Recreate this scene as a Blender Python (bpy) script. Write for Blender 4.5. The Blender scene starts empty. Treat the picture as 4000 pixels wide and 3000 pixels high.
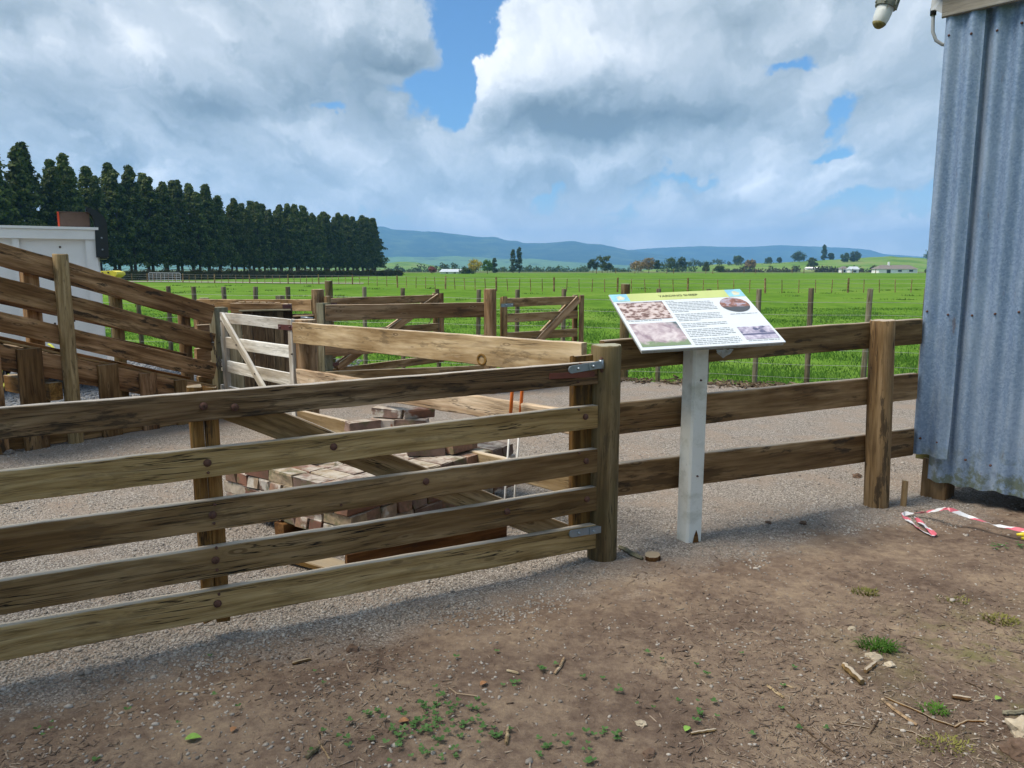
import bpy, bmesh, math, random
import numpy as np
from mathutils import Vector, Matrix, Euler, Quaternion, noise as mnoise
R = math.radians
random.seed(7); RNG = np.random.default_rng(7)
sc = bpy.context.scene
COL = sc.collection

# ------------------------------------------------------------------ camera
EYE = 1.6; FPX = 3004.0; PITCH = math.atan((1500 - 1054) / FPX)
cam = bpy.data.cameras.new('camera'); cam.sensor_width = 36.0; cam.lens = 36.0 * FPX / 4000.0
cam.clip_start = 0.05; cam.clip_end = 60000
cob = bpy.data.objects.new('camera', cam); COL.objects.link(cob)
cob.location = (0, 0, EYE); cob.rotation_euler = (math.pi / 2 - PITCH, 0, 0)
sc.camera = cob
_c, _s = math.cos(PITCH), math.sin(PITCH)
def ray(x, y):
    u = (x - 2000) / FPX; v = (y - 1500) / FPX
    return Vector((u, _c - v * _s, -(_s + v * _c)))
def ground(x, y, h=0.0):
    r = ray(x, y); k = (EYE - h) / -r.z
    return Vector((0, 0, EYE)) + r * k
def at(x, y, Y):
    r = ray(x, y); return Vector((0, 0, EYE)) + r * (Y / r.y)
def azel(x, y):
    r = ray(x, y).normalized(); return math.atan2(r.x, r.y), math.asin(r.z)

# ------------------------------------------------------------------ render / view
sc.render.engine = 'CYCLES'
sc.view_settings.view_transform = 'Standard'; sc.view_settings.look = 'None'
sc.view_settings.exposure = 0.62; sc.view_settings.gamma = 1.0
sc.cycles.use_denoising = True
try: sc.cycles.denoiser = 'OPENIMAGEDENOISE'
except Exception: pass
sc.cycles.max_bounces = 5; sc.cycles.diffuse_bounces = 2; sc.cycles.glossy_bounces = 2; sc.cycles.use_adaptive_sampling = True; sc.cycles.adaptive_threshold = 0.02; sc.cycles.transparent_max_bounces = 8; sc.cycles.volume_bounces = 4
sc.cycles.sample_clamp_indirect = 4.0

# ------------------------------------------------------------------ node helper
class NT:
    def __init__(s, tree): s.t = tree; s.n = tree.nodes; s.l = tree.links
    def new(s, kind, **kw):
        nd = s.n.new(kind)
        for k, v in kw.items():
            if k == 'inp':
                for kk, vv in v.items(): s.put(nd, kk, vv)
            else: setattr(nd, k, v)
        return nd
    def put(s, nd, key, v):
        sock = nd.inputs[key]
        if isinstance(v, bpy.types.NodeSocket): s.l.new(v, sock)
        elif isinstance(v, bpy.types.Node): s.l.new(v.outputs[0], sock)
        else:
            if hasattr(sock.default_value, '__len__') and len(sock.default_value) == 4 and hasattr(v, '__len__') and len(v) == 3: v = (*v, 1)
            sock.default_value = v
    def math(s, op, a, b=None, c=None, clamp=False):
        nd = s.n.new('ShaderNodeMath'); nd.operation = op; nd.use_clamp = clamp
        for i, v in enumerate((a, b, c)):
            if v is not None: s.put(nd, i, v)
        return nd.outputs[0]
    def vmath(s, op, a, b=None, scale=None):
        nd = s.n.new('ShaderNodeVectorMath'); nd.operation = op
        s.put(nd, 0, a)
        if b is not None: s.put(nd, 1, b)
        if scale is not None: s.put(nd, 'Scale', scale)
        return nd.outputs['Value'] if op in ('DOT_PRODUCT', 'LENGTH') else nd.outputs[0]
    def noise(s, vec, scale=5, detail=4, rough=0.5, dist=0.0, lac=2.0):
        nd = s.n.new('ShaderNodeTexNoise'); s.put(nd, 'Vector', vec); s.put(nd, 'Scale', scale)
        nd.inputs['Detail'].default_value = detail; nd.inputs['Roughness'].default_value = rough
        nd.inputs['Distortion'].default_value = dist; nd.inputs['Lacunarity'].default_value = lac
        return nd.outputs['Fac']
    def voro(s, vec, scale, feature='F1', out='Distance', rand=1.0):
        nd = s.n.new('ShaderNodeTexVoronoi'); nd.feature = feature; s.put(nd, 'Vector', vec); s.put(nd, 'Scale', scale)
        nd.inputs['Randomness'].default_value = rand
        return nd.outputs[out]
    def ramp(s, fac, stops, interp='LINEAR'):
        nd = s.n.new('ShaderNodeValToRGB'); s.put(nd, 'Fac', fac); cr = nd.color_ramp; cr.interpolation = interp
        while len(cr.elements) < len(stops): cr.elements.new(0.5)
        for e, (p, col) in zip(cr.elements, stops):
            e.position = p
            if not hasattr(col, '__len__'): col = (col, col, col)
            e.color = (*col[:3], 1)
        return nd.outputs['Color']
    def smooth(s, v, a, b, lo=0.0, hi=1.0):
        nd = s.n.new('ShaderNodeMapRange'); nd.interpolation_type = 'SMOOTHSTEP'
        s.put(nd, 'Value', v)
        for k, x in (('From Min', a), ('From Max', b), ('To Min', lo), ('To Max', hi)): s.put(nd, k, x)
        return nd.outputs['Result']
    def mix(s, fac, a, b, mode='MIX'):
        nd = s.n.new('ShaderNodeMix'); nd.data_type = 'RGBA'; nd.blend_type = mode; nd.clamp_factor = True
        s.put(nd, 0, fac); s.put(nd, 6, a); s.put(nd, 7, b)
        return nd.outputs[2]
    def mapping(s, vec, scale=(1, 1, 1), loc=(0, 0, 0), rot=(0, 0, 0)):
        nd = s.n.new('ShaderNodeMapping'); s.put(nd, 'Vector', vec); s.put(nd, 'Scale', scale); s.put(nd, 'Location', loc); s.put(nd, 'Rotation', rot)
        return nd.outputs[0]
    def bump(s, h, strength=0.3, dist=0.01, normal=None):
        nd = s.n.new('ShaderNodeBump'); s.put(nd, 'Height', h); nd.inputs['Strength'].default_value = strength; nd.inputs['Distance'].default_value = dist
        if normal is not None: s.put(nd, 'Normal', normal)
        return nd.outputs[0]

# ------------------------------------------------------------------ world: sky with broken cloud
SKY_K = 0.86
SUN_AZ, SUN_EL = R(-104), R(58)          # azimuth from the view direction (+Y), positive to the right
world = bpy.data.worlds.new('World'); sc.world = world; world.use_nodes = True
def build_world():
    t = NT(world.node_tree); t.n.clear()
    tc = t.new('ShaderNodeTexCoord'); dirv = tc.outputs['Generated']
    x, y, z = t.new('ShaderNodeSeparateXYZ', inp={0: dirv}).outputs
    az = t.math('ARCTAN2', x, y); el = t.math('ARCSINE', z)
    # gentle domain warp, then billowed noise for the cauliflower rims
    wn = t.new('ShaderNodeTexNoise'); t.put(wn, 'Vector', dirv); wn.inputs['Scale'].default_value = 14; wn.inputs['Detail'].default_value = 6; wn.inputs['Roughness'].default_value = 0.58
    wx, wy, _ = t.new('ShaderNodeSeparateXYZ', inp={0: wn.outputs['Color']}).outputs
    azw = t.math('MULTIPLY_ADD', wx, 0.105, t.math('SUBTRACT', az, 0.0525)); elw = t.math('MULTIPLY_ADD', wy, 0.095, t.math('SUBTRACT', el, 0.0475))
    persp = t.math('DIVIDE', 0.55, t.math('ADD', t.math('MAXIMUM', z, 0.0), 0.22))          # cloud cells shrink towards the horizon
    def lay(dx, dz):
        return t.new('ShaderNodeCombineXYZ', inp={0: t.math('MULTIPLY', t.math('ADD', azw, dx), t.math('MULTIPLY', persp, 5.0)), 1: t.math('MULTIPLY', t.math('ADD', elw, dz), t.math('MULTIPLY', persp, 11.0)), 2: persp}).outputs[0]
    n0 = t.noise(lay(0.0, 0.0), 1.0, 6, 0.55); n1 = t.noise(lay(-0.022, 0.030), 1.0, 4, 0.55)
    d = t.math('MULTIPLY_ADD', t.math('SUBTRACT', n0, 0.5), 2.6, 0.36)
    lit = t.math('MULTIPLY', t.math('SUBTRACT', n0, n1), 2.0)
    # large masses (+) and gaps (-): x, y, half width, half height in photo pixels, weight
    blobs = [(1810, 30, 150, 190, -2.0), (1750, 390, 165, 110, -2.0), (1830, 220, 70, 110, -1.2), (1300, 432, 80, 40, -0.9),
             (2150, 290, 330, 230, 2.0), (2620, 400, 430, 160, 1.5), (700, 330, 900, 260, 0.8), (1480, 210, 190, 140, 0.9), (2500, 40, 650, 110, 0.5),
             (3060, 245, 140, 32, -0.75), (3270, 430, 75, 110, -0.95), (2740, 690, 160, 34, -0.8), (3280, 800, 150, 32, -0.4), (3330, 700, 320, 40, 0.6), (3450, 900, 260, 50, 0.7),
             (3270, 590, 110, 28, -0.8), (2160, 768, 90, 30, -0.9), (2990, 560, 250, 110, 0.9), (2250, 660, 360, 90, 0.9), (2640, 840, 130, 60, 0.8), (2970, 745, 110, 75, 0.9),
             (3620, 250, 350, 260, 0.7), (900, 700, 900, 130, 0.6)]
    for bx, by, hw, hh, w in blobs:
        a0, e0 = azel(bx, by); a1, _ = azel(bx + hw, by); _, e1 = azel(bx, by - hh); ia = 1 / abs(a1 - a0); ie = 1 / abs(e1 - e0)
        da = t.math('MULTIPLY_ADD', azw, ia, -a0 * ia); de = t.math('MULTIPLY_ADD', elw, ie, -e0 * ie)
        r2 = t.math('MULTIPLY_ADD', da, da, t.math('MULTIPLY', de, de))
        g = t.math('MULTIPLY', t.math('POWER', 0.42, r2), w)
        d = t.math('ADD', d, g)
        if w > 0: lit = t.math('MULTIPLY_ADD', t.math('MULTIPLY_ADD', da, -0.14, t.math('MULTIPLY', de, 0.36)), g, lit)
    alpha = t.smooth(d, -0.08, 0.38)
    sh = t.math('MULTIPLY_ADD', lit, 0.60, 0.51)
    for bx, by, hw, hh, w in ((900, 330, 950, 250, -0.10), (1350, 400, 250, 130, -0.10), (1950, 250, 170, 190, 0.36), (2280, 170, 320, 130, 0.22), (620, 190, 280, 110, 0.16), (60, 170, 220, 130, 0.14), (2450, 475, 500, 70, -0.30), (1000, 430, 420, 90, -0.14), (1560, 215, 170, 100, -0.14), (1080, 525, 190, 40, 0.16), (200, 50, 330, 60, -0.14), (2660, 820, 120, 60, 0.18), (2960, 720, 90, 60, 0.2), (3150, 420, 60, 70, 0.2), (2950, 600, 250, 60, 0.12)):
        a0, e0 = azel(bx, by); a1, _ = azel(bx + hw, by); _, e1 = azel(bx, by - hh); ia = 1 / abs(a1 - a0); ie = 1 / abs(e1 - e0)
        da = t.math('MULTIPLY_ADD', azw, ia, -a0 * ia); de = t.math('MULTIPLY_ADD', elw, ie, -e0 * ie)
        sh = t.math('MULTIPLY_ADD', t.math('POWER', 0.42, t.math('MULTIPLY_ADD', da, da, t.math('MULTIPLY', de, de))), w, sh)
    sh = t.math('SUBTRACT', sh, t.smooth(d, 0.6, 2.8, 0.0, 0.08))
    ccol = t.ramp(sh, [(0.0, (0.165, 0.215, 0.25)), (0.22, (0.26, 0.32, 0.365)), (0.45, (0.40, 0.465, 0.52)), (0.66, (0.58, 0.635, 0.69)), (0.84, (0.82, 0.85, 0.88)), (1.0, (0.98, 0.98, 0.98))])
    sky = t.new('ShaderNodeTexSky'); sky.sky_type = 'NISHITA'; sky.sun_disc = False
    sky.sun_elevation = SUN_EL; sky.sun_rotation = SUN_AZ; sky.air_density = 1.0; sky.dust_density = 0.4; sky.ozone_density = 3.0
    skyc = t.mix(1.0, sky.outputs[0], (0.60, 0.84, 1.02), 'MULTIPLY')
    cl = t.vmath('SCALE', ccol, scale=SKY_K / 0.1)
    # towards the horizon the decks overlap, flatten and lose contrast
    cl2 = t.mix(t.smooth(z, 0.02, 0.15, 0.25, 0.0), cl, tuple(c * SKY_K / 0.1 for c in (0.56, 0.645, 0.75)))
    cl2 = t.vmath('SCALE', cl2, scale=t.smooth(z, 0.24, 0.03, 1.0, 1.35))
    mixc = t.mix(alpha, skyc, cl2)
    mixc = t.mix(t.smooth(z, -0.01, 0.12, 0.75, 0.0), mixc, tuple(c * SKY_K / 0.1 for c in (1.15, 1.08, 1.0)))
    bg = t.new('ShaderNodeBackground', inp={'Color': mixc, 'Strength': 0.1})
    out = t.new('ShaderNodeOutputWorld'); t.l.new(bg.outputs[0], out.inputs[0])
build_world()
world.cycles.sampling_method = 'MANUAL'; world.cycles.sample_map_resolution = 512
sun = bpy.data.lights.new('sun', 'SUN'); sun.energy = 3.1; sun.angle = R(24); sun.color = (1.0, 0.91, 0.78)
so = bpy.data.objects.new('sun', sun); COL.objects.link(so)
so.rotation_euler = Vector((-math.sin(SUN_AZ) * math.cos(SUN_EL), -math.cos(SUN_AZ) * math.cos(SUN_EL), -math.sin(SUN_EL))).to_track_quat('-Z', 'Y').to_euler()

# ------------------------------------------------------------------ materials
def srgb(r, g, b):
    f = lambda c: (c / 255 / 12.92) if c / 255 <= 0.04045 else ((c / 255 + 0.055) / 1.055) ** 2.4
    return (f(r), f(g), f(b))
def newmat(name):
    m = bpy.data.materials.new(name); m.use_nodes = True
    t = NT(m.node_tree); t.n.clear()
    b = t.new('ShaderNodeBsdfPrincipled'); o = t.new('ShaderNodeOutputMaterial'); t.l.new(b.outputs[0], o.inputs[0])
    return m, t, b
MATS = {}
def wood(name, dark, mid, light, crack=0.5, stain=0.4, grain=34.0, knots=0.5, bleach_skylight=None, rough=0.85, green=0.0, fine=1.0):
    """weathered timber; the grain runs along the object's own X"""
    m, t, b = newmat(name)
    tc = t.new('ShaderNodeTexCoord'); oi = t.new('ShaderNodeObjectInfo')
    off = t.vmath('SCALE', (37.1, 11.7, 23.3), scale=oi.outputs['Random'])
    v = t.vmath('ADD', tc.outputs['Object'], off)
    wob = t.noise(t.mapping(v, (1.2, 5, 5)), 1.0, 2, 0.5)
    v2 = t.vmath('ADD', v, t.new('ShaderNodeCombineXYZ', inp={1: t.math('MULTIPLY', wob, 0.05), 2: t.math('MULTIPLY', wob, 0.07)}).outputs[0])
    g1 = t.noise(t.mapping(v2, (1.6, grain, grain)), 1.0, 7, 0.62)
    g2 = t.noise(t.mapping(v2, (5, grain * 3.2, grain * 3.2)), 1.0, 4, 0.6)
    big = t.noise(t.mapping(v, (1.3, 4, 4)), 1.0, 4, 0.55)
    gm = t.math('ADD', t.math('MULTIPLY', g1, 0.62), t.math('MULTIPLY', big, 0.38))
    col = t.ramp(gm, [(0.385, dark), (0.49, mid), (0.61, light)])
    sk = t.noise(t.mapping(v2, (2.2, grain * .62, grain * .62), (2, 7, 4)), 1.0, 5, 0.6)
    col = t.mix(t.math('MULTIPLY', t.smooth(sk, 0.52, 0.62, 0.0, 0.3 + 0.5 * stain), t.smooth(big, 0.46, 0.58)), col, tuple(c * 0.6 for c in dark))
    col = t.mix(t.smooth(g2, 0.42, 0.68, 0.0, 0.35 * fine), col, dark)
    bg2 = t.noise(t.mapping(v, (0.9, 5.5, 5.5), (7, 2, 5)), 1.0, 4, 0.6)
    col = t.mix(1.0, col, t.mix(t.smooth(bg2, 0.40, 0.60), (0.62, 0.56, 0.50), (1.08, 1.08, 1.08)), 'MULTIPLY')
    # each board its own tint
    hs = t.new('ShaderNodeHueSaturation'); t.put(hs, 'Color', col)
    t.put(hs, 'Value', t.math('ADD', 0.78, t.math('MULTIPLY', oi.outputs['Random'], 0.5))); t.put(hs, 'Saturation', 1.12)
    t.put(hs, 'Hue', t.math('ADD', 0.49, t.math('MULTIPLY', t.math('FRACT', t.math('MULTIPLY', oi.outputs['Random'], 7.3)), 0.02)))
    col = hs.outputs[0]
    if knots > 0:
        kd = t.voro(t.mapping(v2, (2.6, 9, 9)), 1.0)
        kr = t.math('SINE', t.math('MULTIPLY', kd, 60))
        kmask = t.smooth(kd, 0.20, 0.06, 0.0, knots)
        col = t.mix(kmask, col, t.mix(t.smooth(kr, -0.3, 0.6), (0.045, 0.024, 0.012), mid))
    # weather stains and mildew, shapes of their own
    st = t.noise(t.mapping(v, (3.2, 13, 13)), 1.0, 6, 0.68)
    stm = t.smooth(st, 0.56, 0.63, 0.0, stain)
    col = t.mix(stm, col, (0.030, 0.022, 0.015))
    if green > 0:
        gn = t.noise(t.mapping(v, (2.1, 4, 4), (5, 3, 1)), 1.0, 5, 0.6)
        col = t.mix(t.smooth(gn, 0.40, 0.68, 0.0, green), col, (0.085, 0.088, 0.038))
    # drying cracks
    cr = t.noise(t.mapping(v2, (1.1, grain * 1.7, grain * 1.7), (3, 1, 8)), 1.0, 3, 0.5)
    cm = t.math('MULTIPLY', t.smooth(t.math('ABSOLUTE', t.math('SUBTRACT', cr, 0.5)), 0.024, 0.006), t.smooth(t.noise(t.mapping(v, (1.5, 7, 7)), 1.0, 2), 0.60 - 0.25 * crack, 0.66))
    col = t.mix(t.math('MULTIPLY', cm, min(1.0, crack * 1.6)), col, (0.012, 0.009, 0.006))
    if bleach_skylight is not None:     # upper faces and end grain paler: age silvering plus skylight put into the colour
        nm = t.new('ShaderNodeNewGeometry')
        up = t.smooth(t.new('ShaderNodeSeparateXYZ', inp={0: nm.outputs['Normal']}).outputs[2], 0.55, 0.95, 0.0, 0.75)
        col = t.mix(up, col, bleach_skylight)
    t.put(b, 'Base Color', col); b.inputs['Roughness'].default_value = rough
    b.inputs['Specular IOR Level'].default_value = 0.25
    h = t.math('SUBTRACT', t.math('ADD', t.math('MULTIPLY', g1, 0.6), t.math('MULTIPLY', g2, 0.35)), t.math('MULTIPLY', cm, 0.9))
    t.put(b, 'Normal', t.bump(h, 0.55, 0.006))
    MATS[name] = m; return m
wood('gate_timber', (0.165, 0.108, 0.052), (0.285, 0.197, 0.104), (0.40, 0.295, 0.17), crack=0.7, stain=0.28, bleach_skylight=(0.60, 0.55, 0.47), green=0.0)
wood('gate_timber_weathered', (0.15, 0.108, 0.062), (0.29, 0.215, 0.128), (0.42, 0.33, 0.21), crack=1.2, stain=0.7, bleach_skylight=(0.60, 0.56, 0.50), grain=44)
wood('stile_timber', (0.095, 0.052, 0.020), (0.19, 0.11, 0.045), (0.28, 0.175, 0.08), crack=0.8, stain=0.6, bleach_skylight=(0.42, 0.35, 0.25))
wood('chute_timber', (0.10, 0.058, 0.028), (0.235, 0.15, 0.082), (0.37, 0.255, 0.15), crack=0.4, stain=0.9, bleach_skylight=(0.36, 0.27, 0.18), grain=26)
wood('yard_timber', (0.20, 0.128, 0.072), (0.35, 0.24, 0.145), (0.48, 0.36, 0.235), crack=0.35, stain=0.55, bleach_skylight=(0.58, 0.49, 0.37), grain=24)
wood('yard_timber_pale', (0.29, 0.205, 0.125), (0.43, 0.325, 0.21), (0.55, 0.44, 0.31), crack=0.4, stain=0.40, bleach_skylight=(0.62, 0.53, 0.42), grain=22)
wood('fence_timber', (0.11, 0.070, 0.036), (0.225, 0.155, 0.085), (0.34, 0.245, 0.145), crack=0.45, stain=0.75, bleach_skylight=(0.50, 0.44, 0.36), grain=28)
wood('post_timber', (0.085, 0.066, 0.034), (0.15, 0.118, 0.063), (0.23, 0.185, 0.105), crack=0.9, stain=0.4, bleach_skylight=(0.40, 0.40, 0.31), green=0.30)
wood('post_timber_tan', (0.17, 0.115, 0.062), (0.29, 0.21, 0.122), (0.40, 0.30, 0.19), crack=0.8, stain=0.5, bleach_skylight=(0.48, 0.42, 0.31))
wood('white_weathered', (0.44, 0.42, 0.37), (0.62, 0.60, 0.55), (0.76, 0.745, 0.70), crack=0.3, stain=0.18, knots=0.0, bleach_skylight=(0.80, 0.79, 0.76), grain=30)
wood('grey_post', (0.13, 0.12, 0.085), (0.20, 0.19, 0.14), (0.30, 0.28, 0.22), crack=0.6, stain=0.4, green=0.35)
wood('dark_board', (0.035, 0.026, 0.018), (0.085, 0.062, 0.042), (0.15, 0.115, 0.08), crack=0.5, stain=0.5)
wood('bleached_timber', (0.27, 0.21, 0.14), (0.44, 0.355, 0.25), (0.58, 0.49, 0.37), crack=1.0, stain=0.35, grain=30)
wood('orange_timber', (0.10, 0.045, 0.022), (0.20, 0.10, 0.048), (0.30, 0.165, 0.085), crack=0.3, stain=0.3)
wood('mossy_timber', (0.10, 0.09, 0.03), (0.19, 0.17, 0.06), (0.28, 0.24, 0.11), crack=0.4, stain=0.5, green=0.7)
wood('fascia_timber', (0.20, 0.21, 0.205), (0.30, 0.31, 0.30), (0.40, 0.41, 0.40), crack=0.5, stain=0.2)

def painted(name, base, dirt=(0.25, 0.22, 0.17), amt=0.35, rough=0.5, scale=(3, 9, 9)):
    m, t, b = newmat(name)
    tc = t.new('ShaderNodeTexCoord'); oi = t.new('ShaderNodeObjectInfo')
    v = t.vmath('ADD', tc.outputs['Object'], t.vmath('SCALE', (17, 31, 23), scale=oi.outputs['Random']))
    n = t.noise(t.mapping(v, scale), 1.0, 7, 0.65)
    n2 = t.noise(v, 60, 4, 0.7)
    col = t.mix(t.smooth(n, 0.45, 0.75, 0.0, amt), base, dirt)
    col = t.mix(t.smooth(n2, 0.62, 0.74, 0, amt * 0.9), col, tuple(c * 0.4 for c in dirt))
    t.put(b, 'Base Color', col); b.inputs['Roughness'].default_value = rough
    t.put(b, 'Normal', t.bump(t.math('ADD', n, t.math('MULTIPLY', n2, 0.2)), 0.15, 0.004))
    MATS[name] = m; return m
painted('white_gate_paint', (0.64, 0.65, 0.63), (0.30, 0.28, 0.22), 0.5)
painted('white_post_paint', (0.72, 0.73, 0.68), (0.26, 0.27, 0.18), 0.5)
painted('truck_white', (0.88, 0.88, 0.86), (0.45, 0.45, 0.43), 0.25, 0.4, (1, 2, 2))
painted('red_primer', (0.15, 0.042, 0.024), (0.045, 0.02, 0.014), 0.8, 0.7, (12, 20, 20))
painted('orange_red_paint', (0.62, 0.06, 0.02), (0.3, 0.05, 0.02), 0.2)
painted('dark_red_steel', (0.09, 0.03, 0.028), (0.03, 0.02, 0.02), 0.6, 0.5, (15, 15, 15))
painted('galvanised', (0.25, 0.30, 0.34), (0.13, 0.16, 0.18), 0.5, 0.38, (20, 20, 20))
painted('rust', (0.10, 0.045, 0.030), (0.03, 0.016, 0.012), 0.8, 0.85, (60, 60, 60))
painted('black_plastic', (0.012, 0.014, 0.017), (0.04, 0.04, 0.04), 0.25, 0.28)
painted('dark_void', (0.02, 0.02, 0.022), (0.01, 0.01, 0.01), 0.4, 0.8)
painted('brown_ply', (0.13, 0.085, 0.065), (0.05, 0.035, 0.03), 0.6, 0.8, (8, 8, 8))
painted('yellow_plastic', (0.72, 0.62, 0.04), (0.4, 0.36, 0.05), 0.3, 0.45)
painted('lime_strap', (0.55, 0.58, 0.06), (0.3, 0.3, 0.05), 0.3, 0.6)
painted('orange_plastic', (0.75, 0.17, 0.02), (0.5, 0.12, 0.03), 0.3, 0.45)
painted('white_rod', (0.70, 0.70, 0.68), (0.4, 0.38, 0.33), 0.4, 0.4)
painted('grey_pvc', (0.33, 0.36, 0.38), (0.2, 0.2, 0.2), 0.3, 0.45)
painted('lamp_metal', (0.16, 0.18, 0.15), (0.06, 0.06, 0.045), 0.6, 0.6, (30, 30, 30))
painted('concrete_old', (0.34, 0.33, 0.30), (0.18, 0.17, 0.15), 0.5, 0.9)
MATS['galvanised'].node_tree.nodes['Principled BSDF'].inputs['Metallic'].default_value = 0.55

def brick_mat():
    m, t, b = newmat('brick'); tc = t.new('ShaderNodeTexCoord'); oi = t.new('ShaderNodeObjectInfo')
    r = oi.outputs['Random']; v = t.vmath('ADD', tc.outputs['Object'], t.vmath('SCALE', (31, 17, 53), scale=r))
    base = t.ramp(r, [(0.0, (0.17, 0.075, 0.048)), (0.14, (0.27, 0.125, 0.078)), (0.28, (0.33, 0.19, 0.125)), (0.42, (0.26, 0.17, 0.135)), (0.60, (0.42, 0.31, 0.21)), (0.72, (0.22, 0.15, 0.12)), (0.82, (0.50, 0.43, 0.34)), (0.92, (0.44, 0.34, 0.22))], 'CONSTANT')
    n = t.noise(v, 9, 6, 0.65); n2 = t.noise(v, 60, 4, 0.7)
    col = t.mix(t.smooth(n, 0.36, 0.66, 0.05, 0.65), base, (0.085, 0.055, 0.04))
    mort = t.noise(t.vmath('ADD', v, (9, 4, 2)), 7, 5, 0.6)
    col = t.mix(t.math('MULTIPLY', t.smooth(mort, 0.50, 0.60, 0.0, 0.85), t.smooth(t.math('FRACT', t.math('MULTIPLY', r, 5.7)), 0.45, 0.55)), col, (0.56, 0.52, 0.46))
    ms = t.noise(t.vmath('ADD', v, (2, 8, 5)), 6, 6, 0.7)
    col = t.mix(t.smooth(ms, 0.52, 0.64, 0.0, 0.75), col, (0.11, 0.115, 0.05))
    col = t.mix(t.smooth(n2, 0.6, 0.75, 0, 0.4), col, (0.03, 0.02, 0.015))
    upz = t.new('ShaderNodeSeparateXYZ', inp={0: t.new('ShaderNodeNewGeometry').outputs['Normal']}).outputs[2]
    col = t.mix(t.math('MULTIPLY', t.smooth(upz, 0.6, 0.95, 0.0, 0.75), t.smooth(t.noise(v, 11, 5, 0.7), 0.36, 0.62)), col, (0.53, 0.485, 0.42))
    t.put(b, 'Base Color', col); b.inputs['Roughness'].default_value = 0.92
    t.put(b, 'Normal', t.bump(t.math('ADD', n, t.math('MULTIPLY', n2, 0.4)), 0.5, 0.006)); MATS['brick'] = m
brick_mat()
def moss_brick():
    m, t, b = newmat('mossy_brick'); tc = t.new('ShaderNodeTexCoord'); v = tc.outputs['Object']
    n = t.noise(v, 14, 7, 0.7); n2 = t.noise(v, 70, 4, 0.7)
    col = t.ramp(n, [(0.3, (0.02, 0.018, 0.012)), (0.48, (0.055, 0.06, 0.022)), (0.58, (0.10, 0.11, 0.04)), (0.75, (0.17, 0.12, 0.085))])
    t.put(b, 'Base Color', col); b.inputs['Roughness'].default_value = 0.95; t.put(b, 'Normal', t.bump(t.math('ADD', n, n2), 0.8, 0.012)); MATS['mossy_brick'] = m
moss_brick()
def corrugated_mat():
    m, t, b = newmat('corrugated_iron'); tc = t.new('ShaderNodeTexCoord'); v = tc.outputs['Object']; oi = t.new('ShaderNodeObjectInfo')
    v = t.vmath('ADD', v, t.vmath('SCALE', (5, 9, 3), scale=oi.outputs['Random']))
    sp = t.voro(v, 85, 'F1', 'Color'); n = t.noise(t.mapping(v, (6, 6, 1.2)), 1.0, 6, 0.62); n2 = t.noise(v, 40, 5, 0.7)
    spn = t.new('ShaderNodeSeparateColor', inp={0: sp}).outputs[0]
    col = t.mix(spn, (0.165, 0.25, 0.38), (0.27, 0.365, 0.51))
    col = t.mix(t.smooth(n, 0.42, 0.72, 0, 0.6), col, (0.42, 0.51, 0.62))
    col = t.mix(t.smooth(n2, 0.60, 0.78, 0, 0.5), col, (0.20, 0.22, 0.23))
    rs = t.noise(t.mapping(v, (14, 14, 3)), 1.0, 5, 0.7); col = t.mix(t.smooth(rs, 0.64, 0.74, 0, 0.55), col, (0.17, 0.10, 0.065))
    z = t.new('ShaderNodeSeparateXYZ', inp={0: tc.outputs['Object']}).outputs[2]
    alg = t.math('MULTIPLY', t.smooth(z, 0.52, 0.18), t.smooth(t.noise(v, 9, 5, 0.7), 0.45, 0.6))
    col = t.mix(t.math('MULTIPLY', alg, 0.8), col, (0.11, 0.135, 0.06))
    t.put(b, 'Base Color', col); b.inputs['Metallic'].default_value = 0.35; b.inputs['Roughness'].default_value = 0.45
    t.put(b, 'Normal', t.bump(t.math('ADD', n2, t.math('MULTIPLY', n, 2.0)), 0.12, 0.006)); MATS['corrugated_iron'] = m
corrugated_mat()
def simple(name, col, rough=0.7, var=0.25, scale=20, spec=0.3, emit=None, trans=0.0):
    m, t, b = newmat(name); tc = t.new('ShaderNodeTexCoord'); oi = t.new('ShaderNodeObjectInfo')
    n = t.noise(t.vmath('ADD', tc.outputs['Object'], t.vmath('SCALE', (13, 7, 3), scale=oi.outputs['Random'])), scale, 5, 0.65)
    c = t.mix(t.smooth(n, 0.3, 0.7), tuple(x * (1 - var) for x in col), tuple(min(1, x * (1 + var)) for x in col))
    t.put(b, 'Base Color', c); b.inputs['Roughness'].default_value = rough; b.inputs['Specular IOR Level'].default_value = spec
    b.inputs['Transmission Weight'].default_value = trans
    MATS[name] = m; return m
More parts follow.
